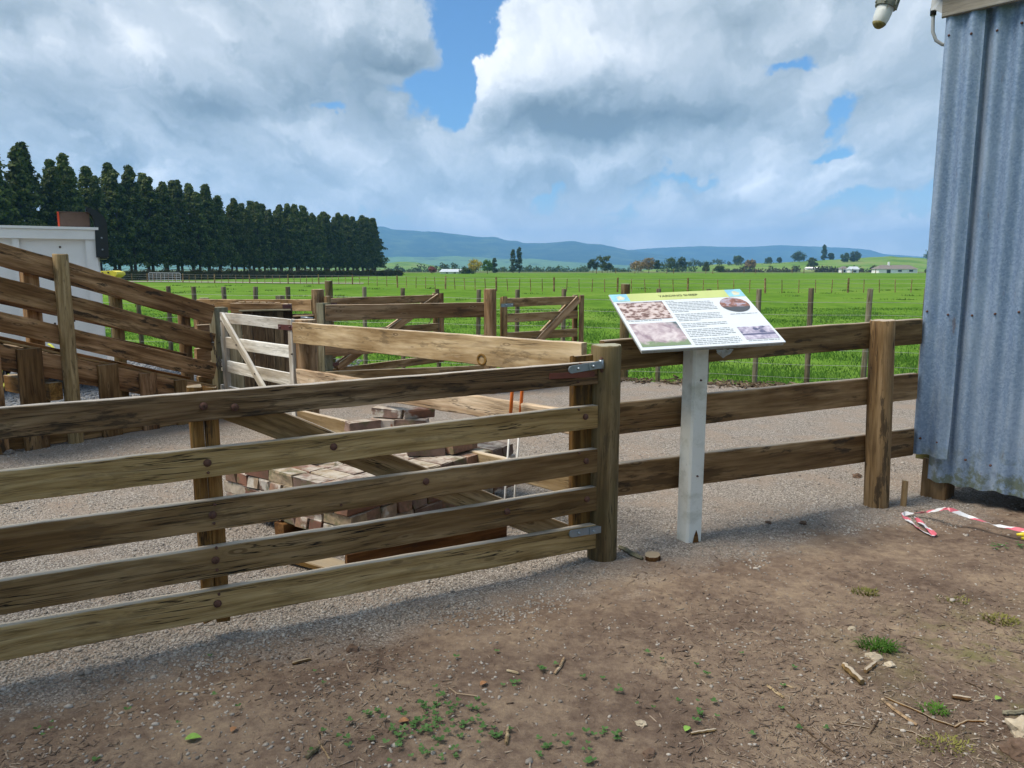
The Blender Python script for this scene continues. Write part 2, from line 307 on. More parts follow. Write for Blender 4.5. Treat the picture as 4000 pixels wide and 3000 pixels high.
def foliage(name, a, bb, c, scale=0.35, trans=0.25):
    """leaf colour varies by clump and by leaf"""
    m, t, b = newmat(name); geo = t.new('ShaderNodeNewGeometry'); tc = t.new('ShaderNodeTexCoord'); oi = t.new('ShaderNodeObjectInfo')
    n = t.noise(t.vmath('ADD', tc.outputs['Object'], t.vmath('SCALE', (91, 57, 33), scale=oi.outputs['Random'])), scale, 3, 0.6)
    isl = geo.outputs['Random Per Island']
    f = t.math('ADD', t.math('MULTIPLY', n, 0.75), t.math('MULTIPLY', isl, 0.30))
    col = t.ramp(f, [(0.3, a), (0.52, bb), (0.8, c)])
    hs = t.new('ShaderNodeHueSaturation'); t.put(hs, 'Color', col); t.put(hs, 'Value', t.math('ADD', 0.8, t.math('MULTIPLY', oi.outputs['Random'], 0.4)))
    col = hs.outputs[0]
    t.put(b, 'Base Color', col); b.inputs['Roughness'].default_value = 0.65; b.inputs['Specular IOR Level'].default_value = 0.2
    tr = t.new('ShaderNodeBsdfTranslucent'); t.put(tr, 'Color', col)
    mx = t.new('ShaderNodeMixShader'); mx.inputs[0].default_value = trans; t.l.new(b.outputs[0], mx.inputs[1]); t.l.new(tr.outputs[0], mx.inputs[2])
    o = [n_ for n_ in t.n if n_.type == 'OUTPUT_MATERIAL'][0]; t.l.new(mx.outputs[0], o.inputs[0])
    MATS[name] = m; return m
foliage('conifer_leaf', (0.022, 0.045, 0.014), (0.075, 0.115, 0.028), (0.18, 0.20, 0.06), 0.8, 0.3)
foliage('hedge_leaf', (0.020, 0.024, 0.012), (0.045, 0.048, 0.020), (0.085, 0.075, 0.030), 0.4)
foliage('broadleaf', (0.025, 0.045, 0.014), (0.05, 0.085, 0.022), (0.09, 0.13, 0.04), 0.4)
foliage('bright_leaf', (0.05, 0.11, 0.015), (0.08, 0.19, 0.02), (0.13, 0.25, 0.04), 0.5)
foliage('yellow_leaf', (0.28, 0.23, 0.03), (0.46, 0.38, 0.04), (0.55, 0.48, 0.08), 0.5)
foliage('tan_leaf', (0.14, 0.10, 0.05), (0.24, 0.18, 0.09), (0.32, 0.26, 0.13), 0.5)
foliage('pink_leaf', (0.20, 0.06, 0.05), (0.30, 0.11, 0.09), (0.38, 0.2, 0.15), 0.5)
foliage('poplar_leaf', (0.03, 0.05, 0.018), (0.05, 0.085, 0.028), (0.09, 0.125, 0.045), 0.5)
foliage('grass_blade', (0.060, 0.155, 0.022), (0.095, 0.225, 0.030), (0.17, 0.30, 0.06), 0.6, 0.45)
foliage('rank_blade', (0.05, 0.12, 0.022), (0.085, 0.18, 0.03), (0.13, 0.22, 0.045), 0.6, 0.4)
foliage('weed_leaf', (0.06, 0.15, 0.04), (0.11, 0.24, 0.07), (0.17, 0.32, 0.11), 6.0, 0.3)
foliage('moss_weed', (0.13, 0.14, 0.03), (0.20, 0.20, 0.05), (0.30, 0.27, 0.09), 6.0, 0.2)
foliage('dry_leaf', (0.05, 0.035, 0.02), (0.13, 0.09, 0.055), (0.30, 0.24, 0.17), 8.0, 0.1)
foliage('litter', (0.085, 0.060, 0.045), (0.19, 0.142, 0.108), (0.38, 0.31, 0.235), 8.0, 0.05)
foliage('pebble', (0.20, 0.178, 0.155), (0.38, 0.342, 0.30), (0.62, 0.575, 0.52), 3.0, 0.0)
foliage('blue_pebble', (0.12, 0.13, 0.145), (0.22, 0.24, 0.27), (0.36, 0.38, 0.41), 3.0, 0.0)
simple('trunk_bark', (0.055, 0.042, 0.032), 0.9, 0.4, 3)
simple('wire_steel', (0.30, 0.31, 0.31), 0.45, 0.2, 30)
simple('chain_steel', (0.07, 0.055, 0.045), 0.6, 0.4, 60)
simple('pale_stone', (0.42, 0.36, 0.27), 0.9, 0.3, 12)
simple('grey_stone', (0.17, 0.15, 0.13), 0.9, 0.35, 20)
simple('brown_stone', (0.13, 0.085, 0.06), 0.9, 0.35, 25)
simple('house_wall', (0.85, 0.86, 0.85), 0.7, 0.06, 0.6)
simple('house_roof', (0.20, 0.175, 0.165), 0.8, 0.15, 0.8)
simple('pale_roof', (0.50, 0.56, 0.62), 0.6, 0.08, 0.5)
simple('window_glass', (0.02, 0.025, 0.03), 0.1, 0.1, 1, 0.6)
simple('window_frame', (0.7, 0.7, 0.68), 0.5, 0.05)
simple('lamp_glass', (0.62, 0.66, 0.66), 0.35, 0.08, 9, 0.5)
simple('lamp_dregs', (0.16, 0.14, 0.05), 0.6, 0.3, 30)
simple('tail_light', (0.5, 0.02, 0.02), 0.3, 0.1)
simple('sheep_wool', (0.55, 0.52, 0.46), 0.9, 0.1)
simple('gate_tube', (0.42, 0.46, 0.50), 0.4, 0.1)

# ------------------------------------------------------------------ mesh helpers
class MB:
    def __init__(s): s.v = []; s.f = []
    def add(s, vs, fs):
        o = len(s.v); s.v += [tuple(p) for p in vs]; s.f += [tuple(i + o for i in f) for f in fs]
    def box(s, a, b):
        x0, y0, z0 = a; x1, y1, z1 = b
        s.add([(x0, y0, z0), (x1, y0, z0), (x1, y1, z0), (x0, y1, z0), (x0, y0, z1), (x1, y0, z1), (x1, y1, z1), (x0, y1, z1)],
              [(0, 3, 2, 1), (4, 5, 6, 7), (0, 1, 5, 4), (1, 2, 6, 5), (2, 3, 7, 6), (3, 0, 4, 7)])
    def rings(s, rings, cap=True, closed=True):
        o = len(s.v); n = len(rings[0])
        for r in rings: s.v += [tuple(p) for p in r]
        for i in range(len(rings) - 1):
            for j in range(n if closed else n - 1):
                k = (j + 1) % n
                s.f.append((o + i * n + j, o + i * n + k, o + (i + 1) * n + k, o + (i + 1) * n + j))
        if cap:
            s.f.append(tuple(o + j for j in reversed(range(n)))); s.f.append(tuple(o + (len(rings) - 1) * n + j for j in range(n)))
    def tube(s, pts, r, n=8, cap=True):
        pts = [Vector(p) for p in pts]; rs = r if hasattr(r, '__len__') else [r] * len(pts); rings = []
        up = None
        for i, p in enumerate(pts):
            d = (pts[min(i + 1, len(pts) - 1)] - pts[max(i - 1, 0)]).normalized()
            if up is None: up = Vector((0, 0, 1)) if abs(d.z) < 0.9 else Vector((1, 0, 0))
            sx = d.cross(up).normalized(); up = sx.cross(d).normalized()
            rings.append([p + (sx * math.cos(2 * math.pi * k / n) + up * math.sin(2 * math.pi * k / n)) * rs[i] for k in range(n)])
        s.rings(rings, cap)
    def build(s, name, mat, parent=None, smooth=False, loc=None):
        me = bpy.data.meshes.new(name); me.from_pydata(s.v, [], s.f); me.update()
        if smooth: me.polygons.foreach_set('use_smooth', [True] * len(me.polygons))
        return link(name, me, mat, parent, loc)
def link(name, me, mat=None, parent=None, loc=None, mw=None):
    o = bpy.data.objects.new(name, me); COL.objects.link(o)
    if mat and not me.materials: me.materials.append(MATS[mat])
    place(o, parent, mw if mw is not None else Matrix.Translation(loc or (0, 0, 0)))
    return o
WM = {}
def place(o, parent, mw):
    WM[o.name] = mw
    if parent:
        o.parent = parent; o.matrix_basis = WM[parent.name].inverted() @ mw
    else: o.matrix_basis = mw
def thing(name, label, cat, loc=(0, 0, 0), group=None):
    o = bpy.data.objects.new(name, None); COL.objects.link(o); o.empty_display_size = 0.1
    place(o, None, Matrix.Translation(loc)); return tag(o, label, cat, group)
def tag(o, label, cat, group=None, kind=None):
    if label: o['label'] = label
    if cat: o['category'] = cat
    if group: o['group'] = group
    if kind: o['kind'] = kind
    return o
def frame(p0, p1, up=(0, 0, 1)):
    p0 = Vector(p0); p1 = Vector(p1); x = (p1 - p0).normalized(); up = Vector(up)
    if abs(x.dot(up)) > 0.98: up = Vector((0, 1, 0))
    y = up.cross(x).normalized(); z = x.cross(y).normalized()
    m = Matrix((x, y, z)).transposed().to_4x4(); m.translation = p0; return m
def board_mesh(L, h, t, seed, warp=0.004, cham=0.005, rag=0.004, wane=0.0, seg=None):
    """sawn board along X: height h on Z (centred), thickness t on Y (centred)"""
    rg = random.Random(seed); n = seg or max(3, int(L / 0.09)); mb = MB(); rings = []
    ph = [rg.uniform(0, 50) for _ in range(6)]; c = min(cham, t * .25, h * .25)
    for i in range(n + 1):
        x = L * i / n
        dz = mnoise.noise((x * 0.7, ph[0], 0)) * warp * 2; dy = mnoise.noise((x * 0.6, ph[1], 0)) * warp
        et = mnoise.noise((x * 5, ph[2], 0)) * warp * .8; eb = mnoise.noise((x * 5, ph[3], 0)) * warp * .8
        if wane: eb += max(0, mnoise.noise((x * 2.2, ph[4], 0)) - 0.1) * wane
        hh, tt = h / 2, t / 2
        pr = [(-tt, -hh + c), (-tt + c, -hh), (tt - c, -hh), (tt, -hh + c), (tt, hh - c), (tt - c, hh), (-tt + c, hh), (-tt, hh - c)]
        ring = []
        for (y, z) in pr:
            e = et if z > 0 else eb
            jx = rg.uniform(-rag, rag) if i in (0, n) else 0
            ring.append((x + jx, y + dy, z + dz + e + rg.uniform(-.0007, .0007)))
        rings.append(ring)
    mb.rings(rings)
    return mb
def board(name, parent, p0, p1, h, t, mat, up=(0, 0, 1), shift=(0, 0), **kw):
    """p0,p1 = centre line of the board's near... centre; h across 'up', t the other way"""
    p0 = Vector(p0); p1 = Vector(p1); m = frame(p0, p1, up)
    mb = board_mesh((p1 - p0).length, h, t, random.random(), **kw)
    me = bpy.data.meshes.new(name); me.from_pydata(mb.v, [], mb.f); me.update()
    return link(name, me, mat, parent, mw=m)
def round_post(name, parent, base, r, height, mat, lean=(0, 0), sides=22, taper=0.97, half=False, below=0.12):
    base = Vector(base); top = base + Vector((lean[0], lean[1], height)); b0 = base - Vector((0, 0, below))
    m = frame(b0, top, (0, 1, 0)); L = (top - b0).length; rg = random.Random(hash((round(base.x, 3), round(base.y, 3))) & 0xffff)
    ph = rg.uniform(0, 40); rings = []; n = max(4, int(L / 0.12)); mb = MB()
    xs = [L * i / n for i in range(n)] + [L - 0.008, L]
    for i, x in enumerate(xs):
        rr = r * (1 + (taper - 1) * x / L) * (0.95 if i == len(xs) - 1 else 1)
        ring = []
        for k in range(sides):
            a = 2 * math.pi * k / sides
            w = rr * (1 + 0.035 * mnoise.noise((math.cos(a) * 1.5, math.sin(a) * 1.5, ph + x * 1.2)))
            yy = w * math.sin(a)
            ring.append((x + (rg.uniform(-.003, .003) if i >= len(xs) - 2 else 0), w * math.cos(a), yy))
        rings.append(ring)
    mb.rings(rings)
    me = bpy.data.meshes.new(name); me.from_pydata(mb.v, [], mb.f); me.update()
    for p in me.polygons: p.use_smooth = len(p.vertices) == 4
    return link(name, me, mat, parent, mw=m)
def bolt_head(parent, p, nrm, r=0.017, mat='rust', name='bolt'):
    mb = MB(); rings = []
    for (d, rr) in ((-0.004, 1.0), (0.004, 1.0), (0.010, 0.78), (0.013, 0.35)):
        rings.append([(rr * r * math.cos(k * math.pi / 6), rr * r * math.sin(k * math.pi / 6), d) for k in range(12)])
    mb.rings(rings); me = bpy.data.meshes.new(name); me.from_pydata(mb.v, [], mb.f); me.update()
    me.polygons.foreach_set('use_smooth', [True] * len(me.polygons))
    m = Vector(nrm).to_track_quat('Z', 'Y').to_matrix().to_4x4(); m.translation = Vector(p)
    return link(name, me, mat, parent, mw=m)
def V(x, y, z=0.0): return Vector((x, y, z))

# ------------------------------------------------------------------ numpy noise for ground relief
def vnoise(x, y, seed=0):
    rg = np.random.default_rng(seed); T = rg.random((256, 256))
    xi = np.floor(x).astype(int); yi = np.floor(y).astype(int); fx = x - xi; fy = y - yi
    fx = fx * fx * (3 - 2 * fx); fy = fy * fy * (3 - 2 * fy); a = xi & 255; b = yi & 255; a1 = (a + 1) & 255; b1 = (b + 1) & 255
    return (T[a, b] * (1 - fx) + T[a1, b] * fx) * (1 - fy) + (T[a, b1] * (1 - fx) + T[a1, b1] * fx) * fy
def fbm(x, y, seed=0, o=4):
    s = 0; a = 0.5
    for i in range(o): s = s + a * (vnoise(x * 2 ** i + 17.3 * i, y * 2 ** i + 5.1 * i, seed + i) - 0.5); a *= 0.5
    return s
def dirt_line(x): return 2.62 + 0.485 * (x + 1.96)           # in front of this line: brown earth; behind: gravel
def pad_line(x): return 11.25 - 0.33 * (x - 1.65)            # the paddock fence
def gz(x, y):
    x = np.asarray(x, float); y = np.asarray(y, float)
    d = dirt_line(x) - y
    return 0.020 + fbm(x * 1.1, y * 1.1, 3) * 0.045 + fbm(x * 9, y * 9, 9, 3) * 0.012 + np.clip(d, 0, 3) * 0.006
def gz1(x, y): return float(gz(np.array([x]), np.array([y]))[0])

def np_mesh(name, verts, faces, mat, kind=None, label=None, cat=None, parent=None):
    """faces: (n,3) or (n,4) int array"""
    me = bpy.data.meshes.new(name); nv = len(verts); nf, k = faces.shape
    me.vertices.add(nv); me.vertices.foreach_set('co', verts.astype(np.float32).ravel())
    me.loops.add(nf * k); me.loops.foreach_set('vertex_index', faces.astype(np.int32).ravel())
    me.polygons.add(nf); me.polygons.foreach_set('loop_start', np.arange(0, nf * k, k, dtype=np.int32))
    me.update(calc_edges=True); me.validate()
    o = link(name, me, mat, parent)
    return tag(o, label, cat, None, kind)

# ------------------------------------------------------------------ ground
def grass_ground_mat():
    m, t, b = newmat('pasture'); tc = t.new('ShaderNodeTexCoord'); v = tc.outputs['Object']
    sp = t.new('ShaderNodeSeparateXYZ', inp={0: v}); x, y, _ = sp.outputs
    n1 = t.noise(v, 0.05, 4, 0.6); n2 = t.noise(v, 1.6, 5, 0.65); n3 = t.noise(t.mapping(v, (1, 0.5, 1)), 0.32, 6, 0.72)
    col = t.ramp(t.math('ADD', t.math('MULTIPLY', n1, 0.35), t.math('ADD', t.math('MULTIPLY', n2, 0.3), t.math('MULTIPLY', n3, 0.35))),
                 [(0.38, (0.058, 0.130, 0.020)), (0.48, (0.098, 0.198, 0.028)), (0.55, (0.130, 0.232, 0.040)), (0.64, (0.19, 0.255, 0.07))])
    # far paddocks beyond the boundary: paler and browner strips
    far = t.smooth(y, 385, 430)
    pf = t.noise(t.mapping(v, (0.006, 0.012, 1)), 1.0, 3, 0.5)
    fcol = t.ramp(pf, [(0.35, (0.10, 0.135, 0.05)), (0.5, (0.16, 0.18, 0.08)), (0.62, (0.085, 0.14, 0.04)), (0.75, (0.17, 0.15, 0.09))])
    col = t.mix(far, col, fcol)
    t.put(b, 'Base Color', col); b.inputs['Roughness'].default_value = 1.0; b.inputs['Specular IOR Level'].default_value = 0.0
    t.put(b, 'Normal', t.bump(t.math('ADD', n2, t.math('MULTIPLY', n3, 1.5)), 0.5, 0.2)); MATS['pasture'] = m
grass_ground_mat()
def tz(x, y):
    r = math.hypot(x, y); z = -0.06
    if 25 < r < 380: z += 0.35 * mnoise.noise((x * 0.02, y * 0.02, 1.7)) * min(1, (r - 25) / 40) * min(1, (380 - r) / 60)
    return z
def make_pasture():
    # polar fan reaching the horizon
    rs = [0] + list(np.geomspace(3, 10300, 94)); n = 144; vs = [(0, 0, 0)]; fs = []
    for r in rs[1:]:
        for k in range(n):
            a = 2 * math.pi * k / n; x, y = r * math.sin(a), r * math.cos(a)
            vs.append((x, y, tz(x, y)))
    for k in range(n): fs.append((0, 1 + (k + 1) % n, 1 + k))
    for i in range(len(rs) - 2):
        o = 1 + i * n
        for k in range(n): fs.append((o + k, o + (k + 1) % n, o + n + (k + 1) % n, o + n + k))
    me = bpy.data.meshes.new('pasture'); me.from_pydata(vs, [], [tuple(reversed(f)) for f in fs]); me.update()
    me.polygons.foreach_set('use_smooth', [True] * len(me.polygons))
    o = link('pasture', me, 'pasture'); tag(o, 'green grazed pasture stretching to the distant trees', None, None, 'structure')
make_pasture()
def yard_mat():
    m, t, b = newmat('yard_ground'); tc = t.new('ShaderNodeTexCoord'); v = tc.outputs['Object']
    sp = t.new('ShaderNodeSeparateXYZ', inp={0: v}); x, y, _ = sp.outputs
    line = t.math('ADD', t.math('MULTIPLY', x, 0.485), 2.62 + 0.485 * 1.96)
    wob = t.math('MULTIPLY', t.math('SUBTRACT', t.noise(v, 1.4, 6, 0.68), 0.5), 1.5)
    dirt = t.smooth(t.math('ADD', t.math('SUBTRACT', line, y), wob), -0.18, 0.30)
    # gravel
    vc = t.voro(v, 120, 'F1', 'Color'); vd = t.voro(v, 120, 'F1', 'Distance')
    gcol = t.ramp(t.new('ShaderNodeSeparateColor', inp={0: vc}).outputs[0], [(0.0, (0.14, 0.122, 0.106)), (0.4, (0.29, 0.258, 0.228)), (0.75, (0.42, 0.38, 0.34)), (1.0, (0.60, 0.56, 0.51))])
    gcol = t.mix(t.smooth(vd, 0.35, 0.75, 0, 0.55), gcol, (0.10, 0.085, 0.07))
    gn = t.noise(v, 2.2, 6, 0.65); sand = t.noise(v, 130, 4, 0.7)
    gsoil = t.ramp(sand, [(0.3, (0.22, 0.172, 0.138)), (0.7, (0.41, 0.335, 0.27))])
    gcol = t.mix(t.smooth(gn, 0.42, 0.66, 0.05, 0.8), gcol, gsoil)
    blue = t.smooth(t.math('SUBTRACT', t.math('MULTIPLY', x, -1.0), t.math('MULTIPLY', t.math('SUBTRACT', 14.0, y), 0.9)), 0.6, 1.6)   # bluish road metal beside the ramp
    gcol = t.mix(t.math('MULTIPLY', blue, 0.65), gcol, t.mix(t.new('ShaderNodeSeparateColor', inp={0: vc}).outputs[1], (0.13, 0.15, 0.175), (0.33, 0.36, 0.40)))
    # earth
    dn = t.noise(v, 1.5, 7, 0.66); dn2 = t.noise(v, 22, 6, 0.72); dn3 = t.noise(v, 150, 4, 0.75)
    dcol = t.ramp(t.math('ADD', t.math('MULTIPLY', dn, 0.55), t.math('MULTIPLY', dn2, 0.45)), [(0.36, (0.088, 0.060, 0.046)), (0.46, (0.16, 0.115, 0.087)), (0.55, (0.245, 0.183, 0.133)), (0.66, (0.35, 0.27, 0.185))])
    dcol = t.mix(t.smooth(dn3, 0.55, 0.78, 0, 0.6), dcol, (0.045, 0.03, 0.024))
    dcol = t.mix(t.smooth(dn3, 0.42, 0.25, 0, 0.5), dcol, (0.27, 0.21, 0.16))
    # moss on the trodden corner to the right
    rx = t.smooth(t.math('ADD', x, t.math('MULTIPLY', y, -0.15)), 0.7, 1.5)
    mo = t.math('MULTIPLY', t.smooth(t.noise(v, 2.6, 6, 0.72), 0.46, 0.62), rx)
    mo = t.math('MULTIPLY', mo, t.smooth(y, 3.7, 3.0))
    dcol = t.mix(t.math('MULTIPLY', mo, 0.75), dcol, t.mix(dn3, (0.10, 0.105, 0.03), (0.21, 0.20, 0.085)))
    col = t.mix(dirt, gcol, dcol)
    t.put(b, 'Base Color', col); b.inputs['Roughness'].default_value = 0.95; b.inputs['Specular IOR Level'].default_value = 0.15
    h = t.mix(dirt, t.math('SUBTRACT', 1.0, vd), t.math('ADD', t.math('MULTIPLY', dn2, 1.2), t.math('MULTIPLY', dn3, 0.6)))
    t.put(b, 'Normal', t.bump(h, 0.75, 0.012)); MATS['yard_ground'] = m
yard_mat()
def make_yard():
    # warped grid: fine near the gate, coarser further out
    xs = np.concatenate([np.linspace(-26, -6, 90)[:-1], np.linspace(-6, 5, 270), np.linspace(5, 14, 50)[1:]])
    ts = np.concatenate([np.linspace(-6, 1, 36)[:-1], np.linspace(1, 5.5, 150)[:-1], np.linspace(5.5, 13.0, 110)])
    X, T = np.meshgrid(xs, ts, indexing='ij')
    edge = np.minimum(pad_line(X) - 0.15 + 0.30 * fbm(X * 1.3, X * 0 + 2, 21), 40)
    edge = np.where(X < -4.0, edge + (-4.0 - X) * 0.25, edge)
    Y = np.where(T > 5.5, 5.5 + (T - 5.5) / 7.5 * (edge - 5.5), T)
    Z = gz(X, Y)
    Z = np.where(T >= 12.9, -0.10, Z)
    nx, ny = X.shape; idx = np.arange(nx * ny).reshape(nx, ny)
    f = np.stack([idx[:-1, :-1], idx[1:, :-1], idx[1:, 1:], idx[:-1, 1:]], -1).reshape(-1, 4)
    v = np.stack([X, Y, Z], -1).reshape(-1, 3)
    o = np_mesh('yard_ground', v, f, 'yard_ground', 'structure', 'gravel and bare brown earth of the sheep yards')
    o.data.polygons.foreach_set('use_smooth', [True] * len(o.data.polygons))
make_yard()

# ------------------------------------------------------------------ hills and far terrain
def hill_mats():
    for nm, a, b_, c, sc_ in (('mountain', (0.012, 0.026, 0.012), (0.035, 0.055, 0.022), (0.10, 0.14, 0.05), 0.005), ('foothill', (0.10, 0.19, 0.05), (0.15, 0.25, 0.07), (0.05, 0.08, 0.03), 0.006), ('near_hill', (0.085, 0.17, 0.035), (0.15, 0.25, 0.06), (0.22, 0.25, 0.10), 0.02)):
        m, t, b = newmat(nm); tc = t.new('ShaderNodeTexCoord'); v = tc.outputs['Object']
        n = t.noise(v, sc_, 6, 0.6); n2 = t.noise(v, sc_ * 9, 4, 0.65)
        col = t.ramp(t.math('ADD', t.math('MULTIPLY', n, 0.7), t.math('MULTIPLY', n2, 0.3)), [(0.38, a), (0.5, b_), (0.62, c)])
        t.put(b, 'Base Color', col); b.inputs['Roughness'].default_value = 1.0; b.inputs['Specular IOR Level'].default_value = 0.0
        MATS[nm] = m
hill_mats()
def ridge(name, label, prof, Y, depth, mat, rough=0.03, n=260, x0=None, x1=None, seed=1):
    """a range of hills whose crest follows the skyline; it has a front and a back slope"""
    xs = np.linspace(prof[0][0], prof[-1][0], n); ys = np.interp(xs, [p[0] for p in prof], [p[1] for p in prof])
    rows = []; K = 14
    for k in range(-K, K + 1):
        f = k / K; row = []
        for i in range(n):
            p = at(xs[i], ys[i], Y); h = max(0.5, p.z)
            px = p.x; hh = h * (1 - abs(f) ** 1.25)
            hh *= 1 + rough * 6 * mnoise.noise((px / (depth * .35), f * 3, seed)) * (abs(f) * (1 - abs(f)) * 2.4)
            if k == 0: hh = h * (1 + rough * mnoise.noise((px / (depth * .05), 0, seed)))
            row.append((px * (1 + f * depth / Y * .9), Y + f * depth, hh if abs(k) < K else -6.0))
        rows.append(row)
    v = np.array(rows).reshape(-1, 3); idx = np.arange(len(v)).reshape(2 * K + 1, n)
    f = np.stack([idx[:-1, :-1], idx[:-1, 1:], idx[1:, 1:], idx[1:, :-1]], -1).reshape(-1, 4)
    o = np_mesh(name, v, f, mat, 'structure', label)
    o.data.polygons.foreach_set('use_smooth', [True] * len(o.data.polygons)); return o
MT = [(-900, 900), (-300, 880), (700, 875), (1200, 878), (1472, 885), (1500, 886), (1534, 896), (1599, 900), (1649, 904), (1699, 904), (1758, 912), (1828, 920), (1873, 926), (1937, 925), (1977, 939), (2017, 941), (2042, 949), (2136, 950), (2186, 944), (2246, 942), (2295, 952), (2345, 954), (2395, 964), (2444, 975), (2520, 985), (2700, 1010), (2900, 1030)]
ridge('mountain_range', 'long blue forested mountain range behind the paddock', MT, 7200, 1900, 'mountain', 0.02, 320, seed=3)
MT2 = [(2000, 1030), (2250, 1000), (2450, 977), (2558, 969), (2667, 964), (2743, 961), (2830, 964), (2938, 964), (3047, 957), (3101, 960), (3209, 964), (3318, 969), (3399, 976), (3448, 992), (3535, 998), (3643, 1006), (3900, 1000), (4700, 990)]
ridge('far_plateau', 'low flat topped blue hills beyond the farmhouse', MT2, 8600, 1200, 'mountain', 0.015, 260, seed=8)
FH = [(-800, 1025), (600, 1020), (1300, 1018), (1470, 1008), (1560, 1002), (1680, 1006), (1760, 1000), (1850, 1004), (1960, 1012), (2080, 1010), (2200, 1022), (2330, 1030), (2500, 1040), (2800, 1050)]
ridge('foothills', 'pale green foothills at the foot of the mountains', FH, 4800, 900, 'foothill', 0.05, 200, seed=12)
NL = [(900, 1052), (1300, 1045), (1480, 1032), (1560, 1022), (1620, 1024), (1680, 1034), (1740, 1045), (1850, 1053), (2000, 1056)]
ridge('left_downs', 'small sunlit green rise beside the end of the conifers', NL, 1500, 300, 'near_hill', 0.05, 120, seed=15)
NR = [(2500, 1056), (2640, 1046), (2800, 1032), (2900, 1030), (3050, 1026), (3150, 1020), (3260, 1014), (3350, 1008), (3450, 1002), (3550, 1004), (3650, 1012), (3900, 1004), (4300, 1010), (4800, 1040), (5200, 1052)]
ridge('right_downs', 'rolling green hill behind the white farmhouse', NR, 950, 260, 'near_hill', 0.05, 160, seed=19)

# ------------------------------------------------------------------ pixel helpers on vertical planes
class Plane:
    def __init__(s, A, B):
        s.A = Vector((A[0], A[1], 0)); s.B = Vector((B[0], B[1], 0)); s.e = (s.B - s.A).normalized(); s.n = Vector((-s.e.y, s.e.x, 0))
        if s.n.dot(s.A) > 0: s.n = -s.n            # n faces the camera
    def hit(s, x, y, off=0.0):
        r = ray(x, y); o = Vector((0, 0, EYE)); A = s.A + s.n * off
        k = (A - o).dot(s.n) / r.dot(s.n); return o + r * k
    def pt(s, d, z=0.0, off=0.0): return s.A + s.e * d + s.n * off + Vector((0, 0, z))
def prail(name, parent, pl, l, r, t, mat, off=0.0, ext=(0, 0), **kw):
    a, b_ = pl.hit(l[0], l[1], off), pl.hit(l[0], l[2], off); c, d = pl.hit(r[0], r[1], off), pl.hit(r[0], r[2], off)
    p0 = (a + b_) / 2; p1 = (c + d) / 2; dr = (p1 - p0).normalized()
    h = ((a - b_).length + (c - d).length) / 2 * math.sqrt(max(0.05, 1 - dr.z ** 2))
    return board(name, parent, p0 - dr * ext[0], p1 + dr * ext[1], h, t, mat, **kw)
def pstile(name, parent, pl, xt, yt, xb, yb, w, t, mat, off=0.0, zb=None, **kw):
    a = pl.hit(xt, yt, off); b_ = pl.hit(xb, yb, off); b_ = Vector((a.x, a.y, b_.z if zb is None else zb))
    return board(name, parent, b_, a, w, t, mat, up=tuple(pl.e), **kw)

# ------------------------------------------------------------------ front gate and right hand fence
HP = V(0.50, 4.09)
def hinge_strap(parent, pl, x0, y0, x1, y1, off, mat='galvanised'):
    a = pl.hit(x0, y0, off); b_ = pl.hit(x1, y1, off); e = (b_ - a).normalized(); L = (b_ - a).length
    m = frame(a, b_); mb = MB(); w = 0.019; t_ = 0.005
    n = 8; ring = [(-w * 0.9 * math.sin(math.pi * k / n), -w * math.cos(math.pi * k / n)) for k in range(n + 1)] + [(L, w), (L, -w)]
    mb.add([(x, -t_, z) for x, z in ring] + [(x, t_, z) for x, z in ring], [tuple(range(len(ring)))] + [tuple(reversed(range(len(ring), 2 * len(ring))))] + [(i, (i + 1) % len(ring), len(ring) + (i + 1) % len(ring), len(ring) + i)[::-1] for i in range(len(ring))])
    me = bpy.data.meshes.new('hinge_strap'); me.from_pydata(mb.v, [], mb.f); me.update()
    o = link('hinge_strap', me, mat, parent, mw=m)
    # knuckle, raised joggle plate and drop pin
    mb = MB(); j = MB()
    j.box((L * 0.60, -0.013, -w * 0.95), (L + 0.004, -0.0055, w * 0.95)); j2 = j.build('joggle_plate', mat, o); place(j2, o, m)
    mb.tube([(L + 0.012, 0.0, -w * 1.2), (L + 0.012, 0, w * 1.25)], 0.014, 12); k = mb.build('hinge_knuckle', mat, o, True); place(k, o, m)
    mb = MB(); mb.tube([(L + 0.012, 0, -w * 2.3), (L + 0.012, 0, -w * 2.2), (L + 0.012, 0, w * 1.9)], [0.006, 0.009, 0.008], 10); k = mb.build('hinge_pin', 'rust' if mat != 'dark_red_steel' else mat, o, True); place(k, o, m)
    for fx in (0.22, 0.72):
        bolt_head(o, m @ Vector((L * fx, -0.006 if fx < .5 else -0.014, 0)), pl.n, 0.008, mat)
    return o
